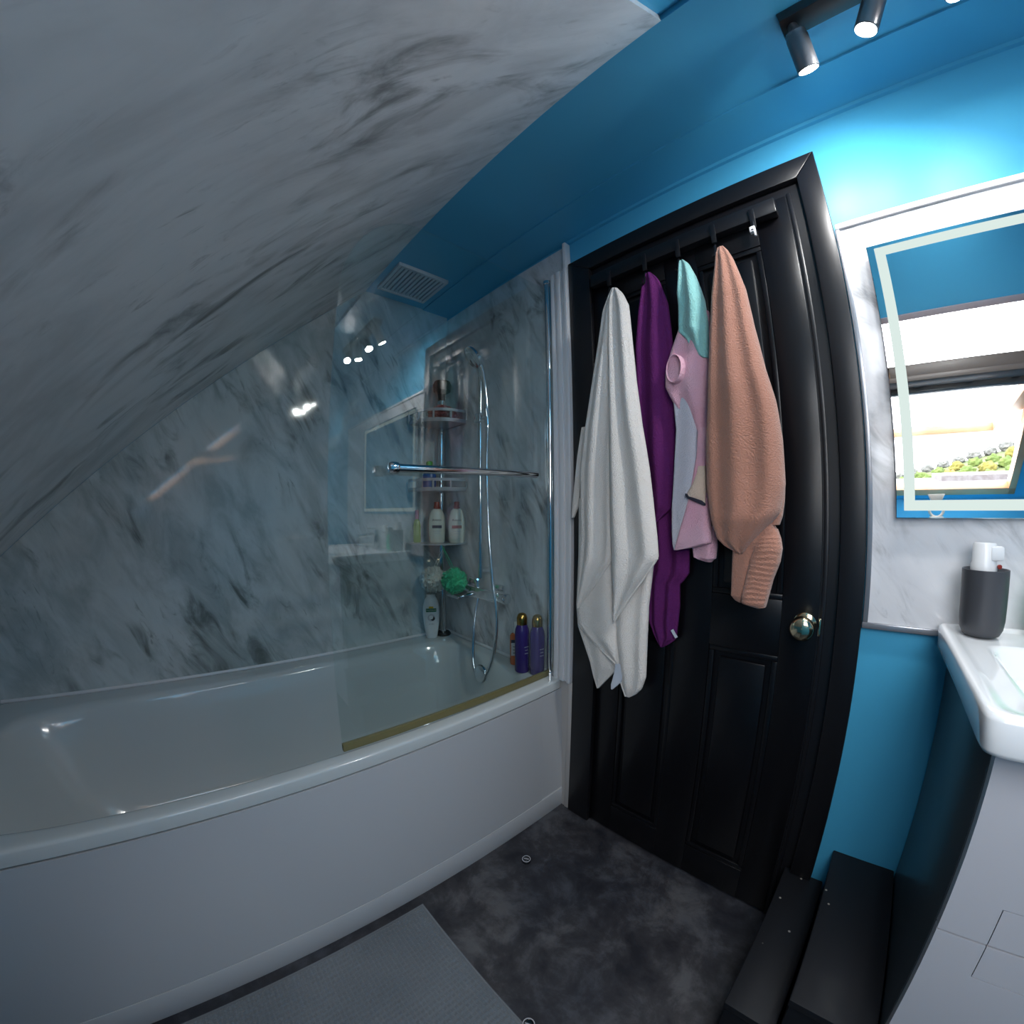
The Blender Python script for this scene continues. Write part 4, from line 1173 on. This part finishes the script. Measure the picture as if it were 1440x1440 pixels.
for cx_, cy_, lab in ((-0.722, 0.704, 'small clear plastic disc lying on floor near the bath plinth'), (-0.372, 0.376, 'small clear plastic disc lying beside the edge of the mat')):
    t = thing('plastic_disc', lab, 'disc', (cx_, cy_, 0), 'clear discs on the floor')
    bm = BM(); lathe(bm, (cx_, cy_, 0.0), (0.0, 0.0, 1), [(0, 0), (0.014, 0), (0.0145, 0.003), (0.0115, 0.011), (0.009, 0.013), (0.009, 0.010), (0, 0.009)], 24); obj('dish', bm, 'clear_plastic', t)
    bm = BM(); tube(bm, [(cx_ + 0.0125 * math.cos(a), cy_ + 0.0125 * math.sin(a), 0.010) for a in [2 * math.pi * k / 20 for k in range(21)]], 0.0012, 6, False); tube(bm, [(cx_ - 0.007, cy_ - 0.004, 0.0105), (cx_ + 0.007, cy_ + 0.004, 0.0105)], 0.0013, 6); obj('lip', bm, 'pale_label', t)

# ================================================================== CEILING THINGS
vt = thing('ceiling_vent', 'white slatted extractor vent on the blue ceiling above the bath corner', 'vent', (-1.41, 0.70, CEIL))
vx0, vx1, vy0, vy1 = -1.515, -1.300, 0.585, 0.815
bm = BM()
for a in ((vx0, vx1, vy0, vy0 + 0.014), (vx0, vx1, vy1 - 0.014, vy1), (vx0, vx0 + 0.014, vy0 + 0.014, vy1 - 0.014), (vx1 - 0.014, vx1, vy0 + 0.014, vy1 - 0.014)):
    box(bm, *a, CEIL - 0.016, CEIL - 0.0005, 0.002)
obj('frame', bm, 'vent_white', vt)
bm = BM(); box(bm, vx0 + 0.01, vx1 - 0.01, vy0 + 0.01, vy1 - 0.01, CEIL - 0.004, CEIL - 0.0005); obj('backing', bm, 'mirror_backing', vt)
for k in range(11):
    yv = vy0 + 0.024 + k * (vy1 - vy0 - 0.048) / 10
    bm = BM(); box(bm, vx0 + 0.014, vx1 - 0.014, yv - 0.0055, yv + 0.0055, CEIL - 0.013, CEIL - 0.006, 0.001); obj('slat', bm, 'vent_white', vt)

lampbar = thing('spotlight_bar', 'black ceiling bar carrying four adjustable spotlights', 'spotlight', (0.26, 0.712, CEIL))
bm = BM(); box(bm, 0.020, 0.510, 0.687, 0.737, 2.055, CEIL - 0.0005, 0.002)
obj('bar', bm, 'lamp_black', lampbar)
def spot(x, axis):
    a = Vector(axis).normalized()
    piv = Vector((x, 0.712, 2.030))
    bm = BM(); lathe(bm, (x, 0.712, 2.056), (0, 0, -1), [(0.010, 0), (0.010, 0.02), (0.012, 0.022), (0.012, 0.034), (0, 0.035)], 16)
    obj('stem', bm, 'lamp_grey', lampbar)
    b0 = piv - a * 0.006
    bm = BM(); lathe(bm, b0, a, [(0, 0), (0.016, 0.0), (0.020, 0.004), (0.020, 0.012), (0.0215, 0.014), (0.0215, 0.080), (0.0195, 0.082), (0.0185, 0.079), (0.0, 0.079)], 28)
    h = obj('lamp_head', bm, 'lamp_grey', lampbar)
    bm = BM(); lathe(bm, b0 + a * 0.0802, a, [(0, 0), (0.018, 0), (0.018, 0.001), (0, 0.0012)], 24)
    o_ = obj('lens', bm, 'lamp_light', h); o_['label'] = 'glowing round lamp lens'
    l = bpy.data.lights.new('spot_lamp', 'AREA')
    l.shape = 'DISK'
    l.size = 0.034
    l.energy = SPOT_W
    l.color = (1.0, 0.98, 0.95)
    lo_ = bpy.data.objects.new('spot_lamp', l)
    COL.objects.link(lo_)
    pos = b0 + a * 0.086
    q = a.to_track_quat('-Z', 'Y').to_matrix().to_4x4()
    lo_.matrix_world = Matrix.Translation(pos) @ q
spot(0.040, (0.0, 0.50, -0.85))
spot(0.190, (-0.50, 0.15, -0.84))
spot(0.300, (0.0, 0.10, -1.0))
spot(0.450, (-0.60, -0.30, -0.70))

# ================================================================== SEEN IN THE MIRROR
t = thing('ledge_ornament', 'small pale ring-shaped ornament with flared top on window ledge', 'ornament', (0.302, -0.34, 1.062))
bm = BM(); prism(bm, [(0.276, 1.062), (0.330, 1.062), (0.330, 1.070), (0.276, 1.070)], 1, -0.365, -0.320, 0.002); obj('base', bm, 'ornament', t)
bm = BM(); tube(bm, [(0.303 + 0.030 * math.cos(a), -0.342, 1.102 + 0.034 * math.sin(a)) for a in [2 * math.pi * k / 28 for k in range(29)]], 0.0065, 10, False); obj('ring', bm, 'ornament', t)
bm = BM(); prism(bm, [(0.285, 1.134), (0.321, 1.134), (0.338, 1.170), (0.268, 1.170)], 1, -0.36, -0.325, 0.002); obj('flared_top', bm, 'ornament', t)

t = thing('neighbour_roof', 'grey slate roof of the house outside the window', 'roof', (2.3, -9.0, 0.0))
bm = BM(); prism(bm, [(-11.5, 1.93), (-8.4, 1.58), (-8.4, -0.3), (-11.5, -0.3)], 0, 0.75, 3.6); obj('low_slates', bm, 'roof_slate', t)
bm = BM(); prism(bm, [(-11.5, 2.05), (-9.8, 1.86), (-9.8, 1.70), (-11.5, 1.85)], 0, 1.68, 3.6); obj('high_slates', bm, 'roof_slate', t)

def hill_h(x):            # height of the ridge along x at y = -60
    return 1.505 + 0.073 * 62 + (x - 4.9) * 0.249
bm = BM()
hv = []
for i in range(0, 33):
    x = -14 + i * 1.6
    top = max(hill_h(x) - 0.9, 0.5)
    hv.append([bm.verts.new((x * 0.55, -34, 0.2)), bm.verts.new((x * 0.8, -48, 0.1 + 0.52 * top)), bm.verts.new((x, -60, top)), bm.verts.new((x, -75, top - 3))])
for A, B in zip(hv, hv[1:]):
    for k in range(3):
        bm.faces.new((A[k], B[k], B[k + 1], A[k + 1]))
bmesh.ops.recalc_face_normals(bm, faces=bm.faces[:])
hill = struct('hillside', bm, 'hill_grass', 'grassy hillside beyond the roof window', 'hill')
CROWNS = []
for k in range(3):
    bm = BM(); bmesh.ops.create_icosphere(bm, subdivisions=4, radius=1.0)
    for v in bm.verts:
        d = v.co.normalized()
        v.co = d * (0.80 + 0.28 * noise.noise(d * 2.2 + Vector((k * 5, 0, 0))) + 0.16 * noise.noise(d * 6 + Vector((0, k * 3, 0))))
        v.co.z *= 0.85
    me = bpy.data.meshes.new('crown'); 
    for f_ in bm.faces: f_.smooth = True
    bm.to_mesh(me); bm.free(); CROWNS.append(me)
bm = BM(); lathe(bm, (0, 0, -1.3), (0, 0, 1), [(0.16, 0), (0.11, 0.9), (0, 0.95)], 8)
TRUNK = bpy.data.meshes.new('trunk'); bm.to_mesh(TRUNK); bm.free(); TRUNK.materials.append(MATS['bark'])
def tree(x, y, z, r, mat, label, group, k):
    t = thing('hillside_tree', label, 'tree', (x, y, z), group)
    me = CROWNS[k % 3].copy(); me.materials.append(MATS[mat])
    c = bpy.data.objects.new('crown', me); COL.objects.link(c); c.parent = t
    c.scale = (r, r, r); c.rotation_euler = (0, 0, k * 1.3)
    tr = bpy.data.objects.new('trunk', TRUNK); COL.objects.link(tr); tr.parent = t; tr.scale = (r, r, r)
kk = 0
for i in range(11):                                   # grey bare trees on the ridge
    x = 2.0 + i * 1.75; kk += 1
    tree(x, -59.5, hill_h(x) - 0.62 + random.uniform(-0.12, 0.12), random.uniform(0.82, 0.98), 'leaf_grey', 'greyish bare tree along the hill ridge', 'bare trees along the ridge', kk)
for i in range(9):
    x = 2.4 + i * 2.05; kk += 1
    ye = i in (4, 7, 8)
    tree(x * 0.93, -55.5, (hill_h(x) - 1.0) * 0.86 + random.uniform(-0.2, 0.2), random.uniform(0.95, 1.1), 'leaf_yellow' if ye else 'leaf_green', 'yellowing tree high on the hillside' if ye else 'green tree high on the hillside', 'yellowing upper hillside trees' if ye else 'green upper hillside trees', kk)
for i in range(8):
    x = 3.2 + i * 2.1; kk += 1
    m_, l_, g_ = ('leaf_orange', 'bright orange autumn tree on the hillside', None) if i == 3 else (('leaf_yellow', 'yellowing tree low on the hillside', 'yellowing lower hillside trees') if i in (5, 7) else ('leaf_green', 'green tree low on the hillside', 'green lower hillside trees'))
    tree(x * 0.88, -51.5, (hill_h(x) - 1.6) * 0.73 + 0.35, random.uniform(0.9, 1.05), m_, l_, g_, kk)
for i in range(7):
    x = 3.6 + i * 2.6; kk += 1
    tree(x * 0.80, -47.0, (hill_h(x) - 2.2) * 0.62 + 0.2, random.uniform(0.9, 1.05), 'leaf_green' if i % 3 else 'leaf_yellow', 'dense green tree at the foot of the hill' if i % 3 else 'yellow green tree at the foot of the hill', 'green trees at the hill foot' if i % 3 else 'yellow green trees at the hill foot', kk)

for o in bpy.data.objects:
    if '_base' in o:
        del o['_base']
bpy.context.view_layer.update()
